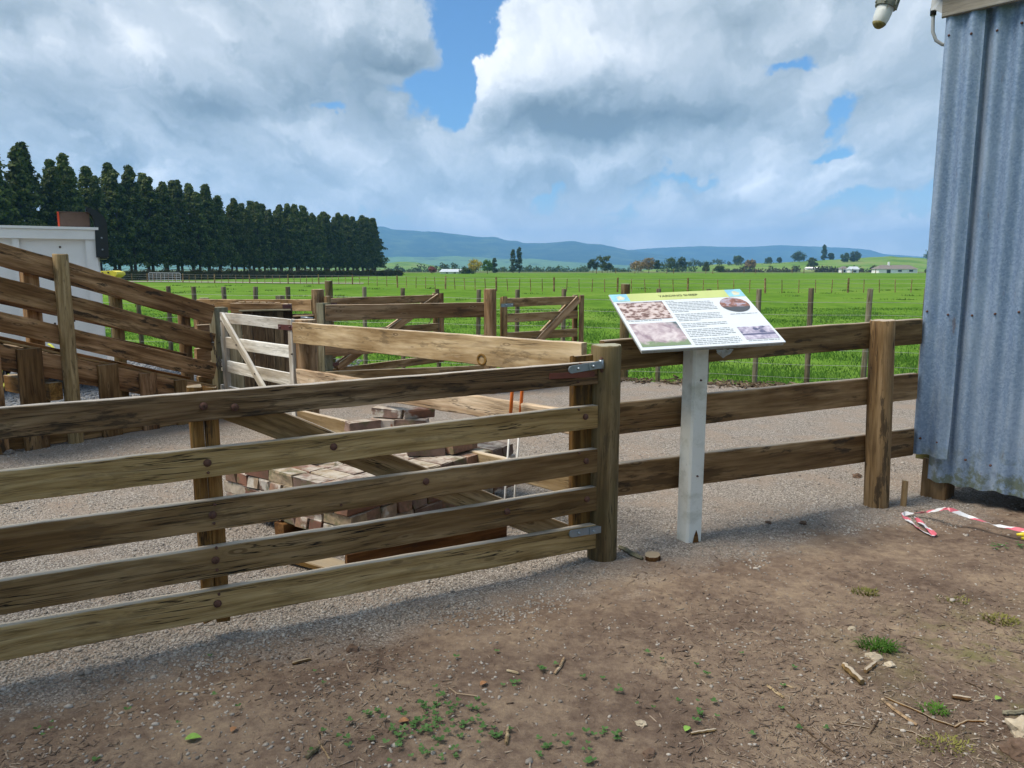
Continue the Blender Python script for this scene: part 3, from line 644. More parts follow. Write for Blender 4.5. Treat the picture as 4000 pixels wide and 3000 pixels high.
def front_gate():
    pl = Plane((0.43, 4.03), (-2.74, 2.31)); g = thing('timber_gate', 'long five rail timber gate with bolted stiles across the foreground', 'gate', pl.pt(0))
    rows = [((0, 1599, 1713), (2325, 1407, 1499), 'gate_timber_weathered'), ((0, 1842, 1959), (2328, 1578, 1673), 'gate_timber'), ((0, 2063, 2185), (2328, 1747, 1846), 'gate_timber'), ((0, 2271, 2386), (2329, 1890, 1995), 'gate_timber'), ((0, 2451, 2569), (2330, 2039, 2141), 'gate_timber')]
    for l, r, mt in rows: prail('rail', g, pl, l, r, 0.042, mt, 0.0, (0.95, 0.0), warp=0.0028, cham=0.003, seg=60)
    # stiles behind the rails
    for k, dx in enumerate((-30, 29)):
        o = pstile('stile', g, pl, 790 + dx, 1508 + 3 * k, 850 + dx, 2420 - 4 * k, 0.055, 0.04, 'stile_timber', -0.043, rag=0.007)
    pstile('stile', g, pl, 2273, 1386, 2273, 2130, 0.125, 0.045, 'stile_timber', -0.046, rag=0.007)
    board('stile', g, pl.pt(3.50, 0.1, -0.045), pl.pt(3.50, 1.13, -0.045), 0.12, 0.042, 'stile_timber', up=tuple(pl.e))
    a = pl.hit(1000, 1625, -0.045); b_ = pl.hit(2195, 2085, -0.045)
    board('brace', g, a - (b_ - a).normalized() * 0.12, b_, 0.118, 0.040, 'gate_timber')
    # carriage bolts
    for x, y in ((795, 1587), (917, 1591), (810, 1808), (831, 2011), (842, 2188), (850, 2358), (1303, 1745), (1664, 1881), (1981, 1998), (2287, 1628), (2290, 1801), (2293, 1950)):
        bolt_head(g, pl.hit(x, y, 0.0225), pl.n, 0.0165)
    for x, y in ((813, 1846), (838, 1971), (836, 2044), (845, 2140), (848, 2226), (855, 2320), (1332, 1972), (2266, 1421), (2260, 1600), (2258, 1492), (2262, 1770)):
        bolt_head(g, pl.hit(x, y, 0.0215), pl.n, 0.006, name='nail')
    # rusty old strap and galvanised hinges
    a = pl.hit(2148, 1470, 0.025); b_ = pl.hit(2320, 1462, 0.025); board('rusty_strap', g, a, b_, 0.030, 0.006, 'red_primer', cham=0.001, warp=0.001)
    hinge_strap(g, pl, 2232, 1444, 2342, 1424, 0.032); hinge_strap(g, pl, 2234, 2085, 2342, 2066, 0.030)
    return pl
GP = front_gate()
def right_fence():
    f = thing('rail_fence', 'three rail timber fence between the round gate post and the iron shed', 'fence', HP)
    round_post('post', f, HP, 0.083, 1.205, 'post_timber', (0.004, 0.0)); 
    o = [c for c in f.children][-1]; o['label'] = 'thick round greenish post the gate hangs on'
    P2 = V(2.47, 5.03); round_post('post', f, P2, 0.080, 1.275, 'fence_timber', (-0.045, 0.01))
    pl = Plane((0.50, 4.215), (2.86, 5.285)); pl.n = pl.n if pl.n.y < 0 else -pl.n
    for l, r in (((2412, 1329, 1441), (3592, 1240, 1343)), ((2412, 1577, 1690), (3572, 1453, 1560)), ((2412, 1808, 1938), (3558, 1674, 1774))):
        prail('rail', f, pl, l, r, 0.045, 'fence_timber', -0.02, (0.10, 0), warp=0.003, seg=24)
right_fence()

# ------------------------------------------------------------------ information sign
def sign():
    C = V(1.04, 4.40, 1.328); w = Vector((0.485, 0.014, 0.207)); Rm = Matrix.Rotation(w.length, 4, w.normalized()); M = Matrix.Translation(C) @ Rm
    s = thing('information_sign', 'tilted white printed sign about yarding sheep on a white post', 'sign', V(1.05, 4.37))
    # post: square, planed corners, splintered foot
    mb = MB(); hw = 0.055; c = 0.012; az = R(25.3); rings = []
    for z, sc_ in ((-0.1, 1), (0.0, 1), (0.05, 1), (0.4, 1), (0.8, 1), (1.20, 1), (1.27, 1)):
        pr = [(-hw + c, -hw), (hw - c, -hw), (hw, -hw + c), (hw, hw - c), (hw - c, hw), (-hw + c, hw), (-hw, hw - c), (-hw, -hw + c)]
        rings.append([(x * math.cos(az) - y * math.sin(az) + 0.0035 * z, x * math.sin(az) + y * math.cos(az), z) for x, y in pr])
    mb.rings(rings); p = mb.build('post', 'white_post_paint', s, loc=V(1.047, 4.372))
    # split piece at the foot
    mb = MB(); mb.add([(-.02, 0, 0), (.022, 0, 0), (.012, 0, .05), (.002, 0, .075), (-.01, 0, .045), (-.02, .004, 0), (.022, .004, 0), (.012, .004, .05), (.002, .004, .075), (-.01, .004, .045)], [(0, 1, 2, 3, 4), (9, 8, 7, 6, 5), (0, 5, 6, 1), (1, 6, 7, 2), (2, 7, 8, 3), (3, 8, 9, 4), (4, 9, 5, 0)])
    sp = mb.build('split_wood', 'stile_timber', p); place(sp, p, Matrix.Translation(V(1.047 + 0.058 * math.sin(az) + 0.005, 4.372 - 0.058 * math.cos(az), 0.018)) @ Matrix.Rotation(az, 4, 'Z'))
    for z in (0.42, 0.98):
        bolt_head(p, V(1.047 + 0.0545 * math.sin(az), 4.372 - 0.0545 * math.cos(az), z), (math.sin(az), -math.cos(az), 0), 0.006, 'rust', 'nail')
    W, Hh = 0.84, 0.594
    def flat(name, mat, x0, y0, x1, y1, z0, z1, parent):
        mb = MB(); mb.box((x0, y0, z0), (x1, y1, z1)); o = mb.build(name, mat, parent); place(o, parent, M); return o
    simple('sign_face', (0.70, 0.76, 0.82), 0.35, 0.03, 3, 0.5); simple('sign_edge', (0.30, 0.32, 0.31), 0.5, 0.2, 30); simple('sign_band', (0.53, 0.61, 0.24), 0.4, 0.06, 3); simple('print_ink', (0.27, 0.31, 0.34), 0.5, 0.1); simple('title_ink', (0.05, 0.07, 0.03), 0.5, 0.1); simple('sky_print', (0.28, 0.58, 0.78), 0.4, 0.15, 14); simple('print_cream', (0.62, 0.63, 0.50), 0.5, 0.15, 30); simple('print_white', (0.75, 0.72, 0.72), 0.5, 0.1, 30)
    back = flat('backing_board', 'sign_edge', -W / 2 + .006, -Hh / 2 + .006, W / 2 - .006, Hh / 2 - .006, -0.022, -0.005, s)
    panel = flat('panel', 'sign_face', -W / 2, -Hh / 2, W / 2, Hh / 2, -0.004, 0.003, s)
    flat('title_band', 'sign_band', -W / 2 + .001, Hh / 2 - 0.088, W / 2 - .001, Hh / 2 - .001, 0.0031, 0.0036, panel)
    for x0 in (-W / 2 + .002, W / 2 - .107):
        q = flat('corner_picture', 'sky_print', x0, Hh / 2 - 0.085, x0 + .105, Hh / 2 - .002, 0.0038, 0.0042, panel)
        mb = MB(); mb.add([(x0 + .035, Hh / 2 - .072, .0043), (x0 + .07, Hh / 2 - .068, .0043), (x0 + .085, Hh / 2 - .045, .0043), (x0 + .06, Hh / 2 - .02, .0043), (x0 + .035, Hh / 2 - .03, .0043)], [(0, 1, 2, 3, 4)]); d = mb.build('pale_shape', 'print_cream', q); place(d, q, M)
    def pic(name, x0, y0, x1, y1, mat, shape=None):
        mb = MB()
        if shape == 'oval':
            n = 40; mb.add([((x0 + x1) / 2 + (x1 - x0) / 2 * math.cos(2 * math.pi * k / n), (y0 + y1) / 2 + (y1 - y0) / 2 * math.sin(2 * math.pi * k / n), .0045) for k in range(n)], [tuple(range(n))])
        else: mb.add([(x0, y0, .0045), (x1, y0, .0045), (x1, y1, .0045), (x0, y1, .0045)], [(0, 1, 2, 3)])
        o = mb.build(name, mat, panel); place(o, panel, M); return o
    # printed photographs (flat print, procedural)
    def photo_mat(name, kind):
        m, t, b = newmat(name); tc = t.new('ShaderNodeTexCoord'); v = tc.outputs['Object']; y = t.new('ShaderNodeSeparateXYZ', inp={0: v}).outputs[1]; x = t.new('ShaderNodeSeparateXYZ', inp={0: v}).outputs[0]
        if kind == 'flock':
            d = t.voro(t.mapping(v, (26, 40, 1)), 1.0, 'F1', 'Distance'); n = t.noise(t.mapping(v, (30, 55, 1)), 1.0, 5, 0.6, 1.5)
            col = t.ramp(t.math('ADD', t.math('MULTIPLY', n, 0.7), t.math('MULTIPLY', d, 0.35)), [(0.40, (0.13, 0.07, 0.06)), (0.50, (0.30, 0.20, 0.18)), (0.55, (0.60, 0.50, 0.48)), (0.75, (0.68, 0.60, 0.60))])
            col = t.mix(t.smooth(y, 0.178, 0.198, 0, 0.85), col, (0.20, 0.21, 0.28))
        elif kind == 'dust':
            n = t.noise(v, 14, 6, 0.6, 0.8); col = t.ramp(n, [(0.36, (0.28, 0.21, 0.25)), (0.52, (0.50, 0.42, 0.46)), (0.66, (0.66, 0.60, 0.62))])
            e = t.math('ADD', t.math('MULTIPLY', x, 1.3), t.math('MULTIPLY', t.noise(v, 9, 4), 0.3)); col = t.mix(t.smooth(t.math('ADD', e, t.math('MULTIPLY', y, 1.0)), -0.18, -0.10), col, (0.085, 0.13, 0.14))
            col = t.mix(t.smooth(t.math('SUBTRACT', t.math('MULTIPLY', t.noise(v, 25, 5, .7), .16), t.math('ADD', y, 0.285)), 0.0, 0.05), col, (0.20, 0.28, 0.16))
        elif kind == 'hands':
            n = t.noise(t.mapping(v, (14, 30, 1)), 1.0, 4, 0.6, 1.0); col = t.ramp(n, [(0.35, (0.10, 0.075, 0.07)), (0.48, (0.30, 0.13, 0.09)), (0.58, (0.45, 0.43, 0.55)), (0.7, (0.22, 0.13, 0.10))])
            col = t.mix(t.smooth(y, 0.105, 0.085), col, (0.075, 0.085, 0.10))
        else:
            n = t.noise(v, 30, 5, 0.65); col = t.ramp(n, [(0.4, (0.32, 0.30, 0.42)), (0.55, (0.55, 0.52, 0.64)), (0.7, (0.66, 0.64, 0.74))])
            hill = t.smooth(t.math('ABSOLUTE', t.math('SUBTRACT', y, -0.205)), 0.012, 0.004); tr = t.math('MULTIPLY', t.smooth(t.noise(v, 16, 4), 0.5, 0.6), t.smooth(y, -0.21, -0.19))
            col = t.mix(t.math('MAXIMUM', hill, tr), col, (0.10, 0.11, 0.20))
        t.put(b, 'Base Color', col); b.inputs['Roughness'].default_value = 0.4; MATS[name] = m
    for nm, k in (('photo_flock', 'flock'), ('photo_dust', 'dust'), ('photo_hands', 'hands'), ('photo_hills', 'hills')): photo_mat(nm, k)
    pic('sheep_photograph', -0.405, 0.005, -0.125, 0.196, 'photo_flock'); pic('dusty_photograph', -0.405, -0.27, -0.125, -0.035, 'photo_dust')
    pic('oval_photograph', 0.215, 0.035, 0.395, 0.20, 'photo_hands', 'oval'); pic('landscape_photograph', 0.205, -0.255, 0.405, -0.125, 'photo_hills')
    # body copy is too small to read in the photograph: rows of ink
    mb = MB(); rg = random.Random(4)
    def para(x0, x1, ytop, lines, last=0.5, pitch=0.0172):
        for k in range(lines):
            x = x0; xe = x0 + (x1 - x0) * (last if k == lines - 1 else rg.uniform(0.93, 1.0)); yy = ytop - k * pitch
            while x < xe:
                wd = min(rg.uniform(0.008, 0.034), xe - x); mb.add([(x, yy - .0024, .0046), (x + wd, yy - .0024, .0046), (x + wd, yy + .0024, .0046), (x, yy + .0024, .0046)], [(0, 1, 2, 3)]); x += wd + 0.0045
    para(-0.105, -0.05, 0.190, 1, 1.0); para(-0.105, 0.185, 0.172, 7, 0.35); para(-0.105, 0.185, 0.040, 5, 0.45); para(-0.105, 0.175, -0.062, 3, 0.5); para(-0.105, 0.18, -0.125, 5, 0.8); para(-0.105, 0.185, -0.222, 4, 0.9)
    para(-0.40, -0.2, -0.008, 1, 1.0); para(0.23, 0.40, 0.015, 1, 1.0); para(0.21, 0.40, -0.268, 1, 1.0)
    tx = mb.build('body_text', 'print_ink', panel); tx['kind'] = 'stuff'; place(tx, panel, M)
    cu = bpy.data.curves.new('title', 'FONT'); cu.body = 'YARDING SHEEP'; cu.size = 0.030; cu.align_x = 'CENTER'; cu.align_y = 'CENTER'; cu.offset = 0.0006
    to = bpy.data.objects.new('title_tmp', cu); COL.objects.link(to); bpy.context.view_layer.update()
    dg = bpy.context.evaluated_depsgraph_get(); me = bpy.data.meshes.new_from_object(to.evaluated_get(dg)); bpy.data.objects.remove(to)
    o = link('title_lettering', me, 'title_ink', panel, mw=M @ Matrix.Translation((0.0, Hh / 2 - 0.046, 0.0045)) @ Matrix.Scale(1.12, 4, (1, 0, 0)))
    # bracket under the panel and a scrap of plastic
    mb = MB(); mb.box((-0.09, -0.12, -0.045), (0.09, 0.12, -0.0225)); b_ = mb.build('bracket', 'galvanised', s); place(b_, s, M)
    mb = MB(); rg = random.Random(2); g = []
    for i in range(7):
        for j in range(5): g.append((0.02 + i * 0.016, -0.292 + rg.uniform(-.006, .006), -0.028 - j * 0.014 * (1 - abs(i - 3) / 4.2)))
    fs = [(i * 5 + j, i * 5 + j + 1, i * 5 + j + 6, i * 5 + j + 5) for i in range(6) for j in range(4)]
    mb.add(g, fs); pl_ = mb.build('torn_plastic', 'sign_edge', s); place(pl_, s, M)
sign()

# ------------------------------------------------------------------ iron shed
SC = V(2.862, 5.285); SE = Vector((0.672, -0.741, 0)); SN = Vector((-0.741, -0.672, 0))       # wall runs along SE, faces SN
def shed():
    s = thing('iron_shed', 'weathered corrugated iron shed wall on timber piles at the right', 'shed', SC)
    F = Matrix((SE, -SN, Vector((0, 0, 1)))).transposed().to_4x4(); F.translation = SC      # local x along wall, y into the shed
    def sheet(name, x0, x1, z0, z1, yo, amp=0.019, bot=0.014, seed=1, bend=0.0):
        rg = random.Random(seed); nx = int((x1 - x0) / 0.0076); nz = 30; mb = MB(); top = []; 
        for k in range(nz + 1):
            row = []
            for i in range(nx + 1):
                x = x0 + (x1 - x0) * i / nx; z = z0 + (z1 - z0) * k / nz
                if k == 0: z += bot * mnoise.noise((x * 9, seed, 0))
                y = yo - amp * math.cos(2 * math.pi * x / 0.132) + 0.004 * mnoise.noise((x * 6, z * 5, seed)) - bend * max(0, 1 - (z - z0) / 0.25) * max(0, (x - x0) / (x1 - x0)) ** 2
                row.append((x, y, z))
            top.append(row)
        for ro in (0.0, 0.0012):
            o = len(mb.v)
            for row in top: mb.v += [(x, y + ro, z) for x, y, z in row]
            n = nx + 1
            for k in range(nz):
                for i in range(nx):
                    q = (o + k * n + i, o + k * n + i + 1, o + (k + 1) * n + i + 1, o + (k + 1) * n + i); mb.f.append(q if ro == 0 else q[::-1])
        ob = mb.build(name, 'corrugated_iron', s, True); place(ob, s, F); return ob
    a = sheet('iron_sheet', -0.03, 0.195, 0.325, 3.24, -0.030, seed=3, bend=0.02, bot=0.02)
    sheet('iron_sheet', 0.06, 1.0, 0.14, 3.24, 0.016, seed=5); sheet('iron_sheet', 0.94, 1.8, 0.14, 3.24, -0.012, seed=6); sheet('iron_sheet', 1.74, 2.6, 0.24, 3.24, 0.012, seed=7)
    # the end wall beyond the corner, seen edge on
    mb = MB()
    for i in range(40): 
        pass
    n = 240; L = 2.4; z0, z1 = 0.36, 3.2
    vs = []; 
    for i in range(n + 1):
        y = 0.03 + L * i / n; x = -0.02 + 0.0095 * math.cos(2 * math.pi * y / 0.132)
        vs += [(x, y, z0), (x, y, z1)]
    mb.add(vs, [(2 * i, 2 * i + 2, 2 * i + 3, 2 * i + 1) for i in range(n)]); o = mb.build('iron_sheet', 'corrugated_iron', s, True); place(o, s, F)
    def bx(name, mat, a, b_, par=s):
        L = b_[0] - a[0]; h = b_[2] - a[2]; t_ = b_[1] - a[1]
        p0 = F @ Vector((a[0], (a[1] + b_[1]) / 2, (a[2] + b_[2]) / 2)); p1 = F @ Vector((b_[0], (a[1] + b_[1]) / 2, (a[2] + b_[2]) / 2))
        return board(name, par, p0, p1, h, t_, mat)
    bx('floor_beam', 'mossy_timber', (-0.035, 0.055, 0.27), (0.2, 0.15, 0.395)); bx('floor_beam', 'mossy_timber', (0.21, 0.06, 0.28), (2.5, 0.14, 0.385))
    for x in (0.105, 1.3, 2.4):
        p0 = F @ Vector((x, 0.125, -0.1)); p1 = F @ Vector((x, 0.125, 0.285)); board('pile', s, p0, p1, 0.17, 0.17, 'fence_timber', up=tuple(SE), cham=0.006)
    bx('fascia_board', 'fascia_timber', (-0.05, -0.065, 3.215), (2.6, -0.035, 3.40)); bx('soffit_batten', 'fascia_timber', (-0.03, -0.03, 3.25), (2.6, 0.03, 3.29))
    mb = MB(); ny = 10; vs = []; fs = []
    n = 120
    for k in range(2):
        for i in range(n + 1):
            x = -0.12 + 2.8 * i / n; z = 3.42 + 0.35 * k + 0.009 * math.cos(2 * math.pi * x / 0.132); vs.append((x, -0.12 + 2.7 * k, z))
    fs = [(i, i + 1, n + 2 + i, n + 1 + i) for i in range(n)]
    mb.add(vs, fs); o = mb.build('roof', 'corrugated_iron', s, True); place(o, s, F)
    mb = MB(); mb.box((-0.0, 2.45, 0.3), (2.6, 2.5, 3.4)); mb.box((2.58, 0.04, 0.3), (2.62, 2.45, 3.3)); mb.box((0.05, 0.1, 0.29), (2.58, 2.44, 0.36)); o = mb.build('lining', 'dark_board', s); place(o, s, F)
    for z in (1.32, 3.1):
        for x in (0.0, 0.132, 0.264, 0.396, 0.528): bolt_head(s, F @ Vector((x, -0.044 if x < .195 else 0.0, z + 0.02 * math.sin(x * 40))), SN, 0.008, 'rust', 'roofing_nail')
    for x, z in ((0.02, 0.44), (0.13, 0.43), (0.30, 0.33), (0.45, 0.32)): bolt_head(s, F @ Vector((x, -0.044 if x < .195 else 0.0, z)), SN, 0.008, 'rust', 'roofing_nail')
    # broken bracket and conduit at the eave corner
    mb = MB(); mb.tube([F @ Vector(p) for p in ((-0.115, -0.02, 3.33), (-0.115, -0.02, 3.22), (-0.110, -0.02, 3.15), (-0.09, -0.01, 3.095), (-0.055, 0.01, 3.065), (0.0, 0.03, 3.06))], 0.011, 10); mb.build('conduit', 'grey_pvc', s, True)
    mb = MB(); pts = [(-0.125, -0.03, 3.28), (-0.09, -0.05, 3.275), (-0.045, -0.045, 3.24), (-0.02, -0.03, 3.245), (-0.015, 0.01, 3.44), (-0.125, 0.0, 3.44)]
    mb.rings([[F @ Vector((x, y - 0.02, z)) for x, y, z in pts], [F @ Vector((x, y + 0.03, z)) for x, y, z in pts]]); mb.build('conduit_box', 'grey_pvc', s)
    mb = MB(); mb.tube([F @ Vector(p) for p in ((-0.118, -0.02, 3.30), (-0.116, -0.02, 3.255))], 0.019, 10); mb.build('conduit_gland', 'black_plastic', s, True)
    mb = MB(); mb.rings([[F @ Vector(p) for p in ((-0.03, 0.0, 3.23), (-0.005, 0.0, 3.23), (-0.005, 0.0, 3.10), (-0.035, 0.0, 3.13))], [F @ Vector(p) for p in ((-0.03, 0.02, 3.23), (-0.005, 0.02, 3.23), (-0.005, 0.02, 3.10), (-0.035, 0.02, 3.13))]]); mb.build('torn_flashing', 'grey_pvc', s)
shed()
def lamp():
    bot = at(3426, 112, 4.75); top = at(3478, -20, 4.75); d = (top - bot).normalized(); L = (top - bot).length
    l = thing('bulkhead_lamp', 'unlit outdoor lamp with frosted jar glass hanging by the shed eave', 'lamp', bot)
    m = frame(bot, top, (0, 1, 0)); mb = MB(); rings = []; r = 0.047; J = 0.140
    for x, rr in ((0.0, 0.05), (0.006, 0.35), (0.018, 0.62), (0.035, 0.83), (0.06, 0.96), (0.09, 1.0), (0.14, 1.02), (J, 1.02)):
        rings.append([(x, rr * r * math.cos(k * math.pi / 12), rr * r * math.sin(k * math.pi / 12)) for k in range(24)])
    mb.rings(rings); g = mb.build('jar_glass', 'lamp_glass', l, True); place(g, l, m)
    mb = MB(); rings = []
    for x, rr in ((-0.001, 0.05), (0.005, 0.37), (0.017, 0.64), (0.030, 0.81)): rings.append([(x, rr * r * 1.03 * math.cos(k * math.pi / 12), rr * r * 1.03 * math.sin(k * math.pi / 12)) for k in range(24)])
    mb.rings(rings); g2 = mb.build('dregs', 'lamp_dregs', g, True); place(g2, g, m)
    mb = MB(); rings = []
    for x, rr in ((J - 0.018, 1.25), (J, 1.32), (J + 0.006, 1.32), (J + 0.008, 1.12), (J + 0.05, 1.12), (J + 0.055, 1.25), (J + 0.11, 1.2), (J + 0.13, 0.7)): rings.append([(x, rr * r * math.cos(k * math.pi / 10), rr * r * math.sin(k * math.pi / 10)) for k in range(20)])
    mb.rings(rings); h = mb.build('holder', 'lamp_metal', l); place(h, l, m)
    for k in range(6):
        a = k * math.pi / 3; mb = MB(); mb.tube([(J - 0.01, 1.34 * r * math.cos(a), 1.34 * r * math.sin(a)), (J + 0.06, 1.26 * r * math.cos(a), 1.26 * r * math.sin(a))], 0.006, 6); q = mb.build('clip', 'lamp_metal', h); place(q, h, m)
    arm_end = SC + SE * 0.4 + Vector((0, 0, 3.62)) + SN * 0.05
    mb = MB(); tp = m @ Vector((J + 0.12, 0, 0)); mb.tube([tp, tp + Vector((0.01, 0, 0.12)), tp + Vector((0.10, 0.03, 0.2)), arm_end], 0.014, 8); mb.build('arm', 'grey_pvc', l, True)
lamp()

# ------------------------------------------------------------------ inner yard fence (beyond the gate) and white gate
def yard_fence():
    pl = Plane((0.42, 4.22), (-1.97, 6.98)); f = thing('rail_fence', 'pale timber yard fence with knotted wide rails behind the front gate', 'fence', pl.pt(0))
    prail('rail', f, pl, (2282, 1342, 1473), (1152, 1259, 1341), 0.045, 'yard_timber_pale', 0.0, wane=0.02, seg=40)
    prail('rail', f, pl, (2282, 1614, 1700), (1166, 1438, 1500), 0.045, 'bleached_timber', 0.0, rag=0.015, wane=0.03, warp=0.008, seg=40)
    prail('rail', f, pl, (2282, 1868, 1945), (1170, 1598, 1652), 0.045, 'yard_timber_pale', 0.0, seg=40)
    round_post('post', f, V(-1.90, 7.08), 0.098, 1.15, 'yard_timber')
    # knot hole in the top rail: a dark ringed knot standing a little proud
    c = pl.hit(1881, 1405, 0.024); mb = MB(); n = 20
    ring = lambda r, d: [(r * 1.25 * math.cos(2 * math.pi * k / n), d, r * math.sin(2 * math.pi * k / n)) for k in range(n)]
    mb.rings([ring(0.040, 0.0), ring(0.036, -0.004), ring(0.026, -0.005), ring(0.022, 0.004), ring(0.020, 0.012)], cap=False); mb.f.append(tuple(range(4 * n, 5 * n)))
    k = mb.build('knot', 'stile_timber', f, True); place(k, f, Matrix.Translation(c) @ Matrix((-pl.e, -pl.n, Vector((0, 0, 1)))).transposed().to_4x4())
yard_fence()
def white_gate():
    pl = Plane((-1.97, 7.03), (-3.12, 8.20)); g = thing('white_gate', 'small weathered white painted timber gate with diagonal brace', 'gate', pl.pt(0))
    for l, r in (((868, 1222, 1262), (1142, 1249, 1290)), ((868, 1313, 1357), (1142, 1352, 1397)), ((868, 1404, 1448), (1142, 1460, 1508)), ((868, 1500, 1545), (1142, 1568, 1615)), ((868, 1590, 1632), (1142, 1672, 1716))):
        prail('rail', g, pl, l, r, 0.03, 'white_weathered', 0.0, cham=0.003)
    pstile('stile', g, pl, 873, 1221, 890, 1640, 0.095, 0.045, 'white_weathered', 0.0, zb=0.15)
    pstile('stile', g, pl, 1140, 1247, 1140, 1716, 0.075, 0.05, 'white_weathered', 0.005, zb=0.15)
    a = pl.hit(868, 1232, 0.034); b_ = pl.hit(1110, 1660, 0.034); board('brace', g, a, b_, 0.075, 0.03, 'white_weathered', cham=0.003)
    for x, y in ((865, 1254), (924, 1347), (996, 1460)): bolt_head(g, pl.hit(x, y, 0.049), pl.n, 0.008, 'chain_steel')
    for x, y in ((857, 1337), (866, 1432), (1141, 1383)): bolt_head(g, pl.hit(x, y, 0.03), pl.n, 0.008, 'chain_steel')
    a = pl.hit(1088, 1277, 0.03); b_ = pl.hit(1152, 1281, 0.034); st = board('hinge_strap', g, a, b_, 0.05, 0.008, 'dark_red_steel', cham=0.001, warp=0)
    for x in (1093, 1133): bolt_head(st, pl.hit(x, 1278, 0.036), pl.n, 0.011, 'dark_red_steel')
    mb = MB(); q = pl.hit(1146, 1284, 0.036); mb.tube([q - V(0, 0, .035), q + V(0, 0, .035)], 0.016, 10); mb.build('hinge_knuckle', 'dark_red_steel', st, True)
    return pl
WG = white_gate()
def latch_post():
    p = V(-3.17, 8.32)
    o = board('latch_post', None, p + V(0, 0, -.1), p + V(0, 0, 1.20), 0.15, 0.15, 'grey_post', up=(0.70, -0.71, 0)); tag(o, 'square greenish post holding the latch chain of the white gate', 'post')
    # chain: separate links
    ch = thing('latch_chain', 'rusty chain hanging from the post beside the white gate', 'chain', WG.hit(832, 1310, 0.1))
    pts = [(825, 1308), (829, 1325), (831, 1342), (836, 1360), (841, 1377), (846, 1392), (850, 1408), (847, 1424), (853, 1436), (858, 1400), (861, 1412), (862, 1424)]
    for i, (x, y) in enumerate(pts):
        c = WG.hit(x, y, 0.10); mb = MB(); n = 12; r = 0.016
        mb.tube([c + Vector((r * .6 * math.cos(2 * math.pi * k / n), 0, r * 1.3 * math.sin(2 * math.pi * k / n))) if i % 2 == 0 else c + Vector((0, r * .6 * math.cos(2 * math.pi * k / n), r * 1.3 * math.sin(2 * math.pi * k / n))) for k in range(n + 1)], 0.0042, 6, False); mb.build('chain_link', 'chain_steel', ch, True)
    mb = MB(); a = WG.hit(812, 1339, 0.08); b_ = WG.hit(834, 1337, 0.10); mb.tube([a, b_], 0.006, 8); mb.build('staple', 'wire_steel', ch, True)
latch_post()
def boarded_panel():
    pl = Plane((-3.30, 9.0), (-2.16, 8.75)); g = thing('boarded_panel', 'dark upright board panel of the sheep race behind the white gate', 'panel', pl.pt(0))
    xs = [(881, 944, 'grey_post', 1240), (946, 985, 'dark_board', 1212), (987, 1032, 'dark_board', 1210), (1034, 1068, 'dark_board', 1208), (1070, 1106, 'dark_board', 1206), (1108, 1140, 'dark_board', 1205), (1142, 1182, 'dark_board', 1228), (1184, 1226, 'dark_board', 1226)]
    for x0, x1, mt, yt in xs:
        a = pl.hit(x0, yt); b_ = pl.hit(x1, yt); c = (a + b_) / 2; board('board', g, V(c.x, c.y, -0.05), c, (b_ - a).length, 0.025, mt, up=tuple(pl.e), cham=0.003)
    a = pl.hit(936, 1216, 0.03); b_ = pl.hit(1136, 1212, 0.03); board('cap_rail', g, a, b_, 0.02, 0.03, 'grey_post')
    a = pl.hit(1146, 1236, 0.03); b_ = pl.hit(1226, 1232, 0.03); board('cap_rail', g, a, b_, 0.02, 0.03, 'yard_timber')
    a = pl.hit(1150, 1239, .05); mb = MB(); mb.tube([pl.hit(1176, 1240, .06), pl.hit(1222, 1243, .06)], 0.012, 8); mb.build('slide_bolt', 'galvanised', g, True)
boarded_panel()
def back_rails():
    pl = Plane((-2.60, 10.2), (-4.55, 11.1)); f = thing('rail_fence', 'low dark back rail fence running behind the boarded panel', 'fence', pl.pt(0))
    for z in (1.22, 0.83, 0.44):
        board('rail', f, pl.pt(0.05, z - .08), pl.pt(2.1, z - .11), 0.155, 0.04, 'yard_timber')
    round_post('post', f, V(-2.57, 10.25), 0.085, 1.345, 'post_timber_tan'); board('post', f, pl.pt(0.62, -.1, -0.04), pl.pt(0.62, 1.25, -0.04), 0.09, 0.09, 'grey_post', up=tuple(pl.e)); round_post('post', f, pl.pt(2.05, 0, -.08), 0.07, 1.2, 'post_timber')
    pl2 = Plane((-2.75, 9.35), (-3.45, 9.55)); f2 = thing('rail_fence', 'short inner rail with broken chips on top behind the boarded panel', 'fence', pl2.pt(0))
    for z in (1.20, 0.8, 0.4): board('rail', f2, pl2.pt(-0.05, z - .08), pl2.pt(0.75, z - .08), 0.15, 0.045, 'yard_timber')
    for d in (0.02, 0.70): board('post', f2, pl2.pt(d, -.1, -.075), pl2.pt(d, 1.19, -.075), 0.09, 0.09, 'fence_timber', up=tuple(pl2.e))
    rg = random.Random(5)
    for k in range(6): 
        d = 0.06 + k * 0.10; board('chip', f2, pl2.pt(d, 1.206, 0), pl2.pt(d + rg.uniform(.05, .08), 1.207, 0), 0.014, 0.03, 'yard_timber_pale')
    b_ = pl.hit(1122, 1197, 0.1); mb = MB(); mb.box((-0.05, -0.02, -0.024), (0.05, 0.02, 0.024)); o = mb.build('latch_plate', 'dark_red_steel', f2); place(o, f2, Matrix.Translation(pl2.hit(1122, 1197, 0.06)))
back_rails()
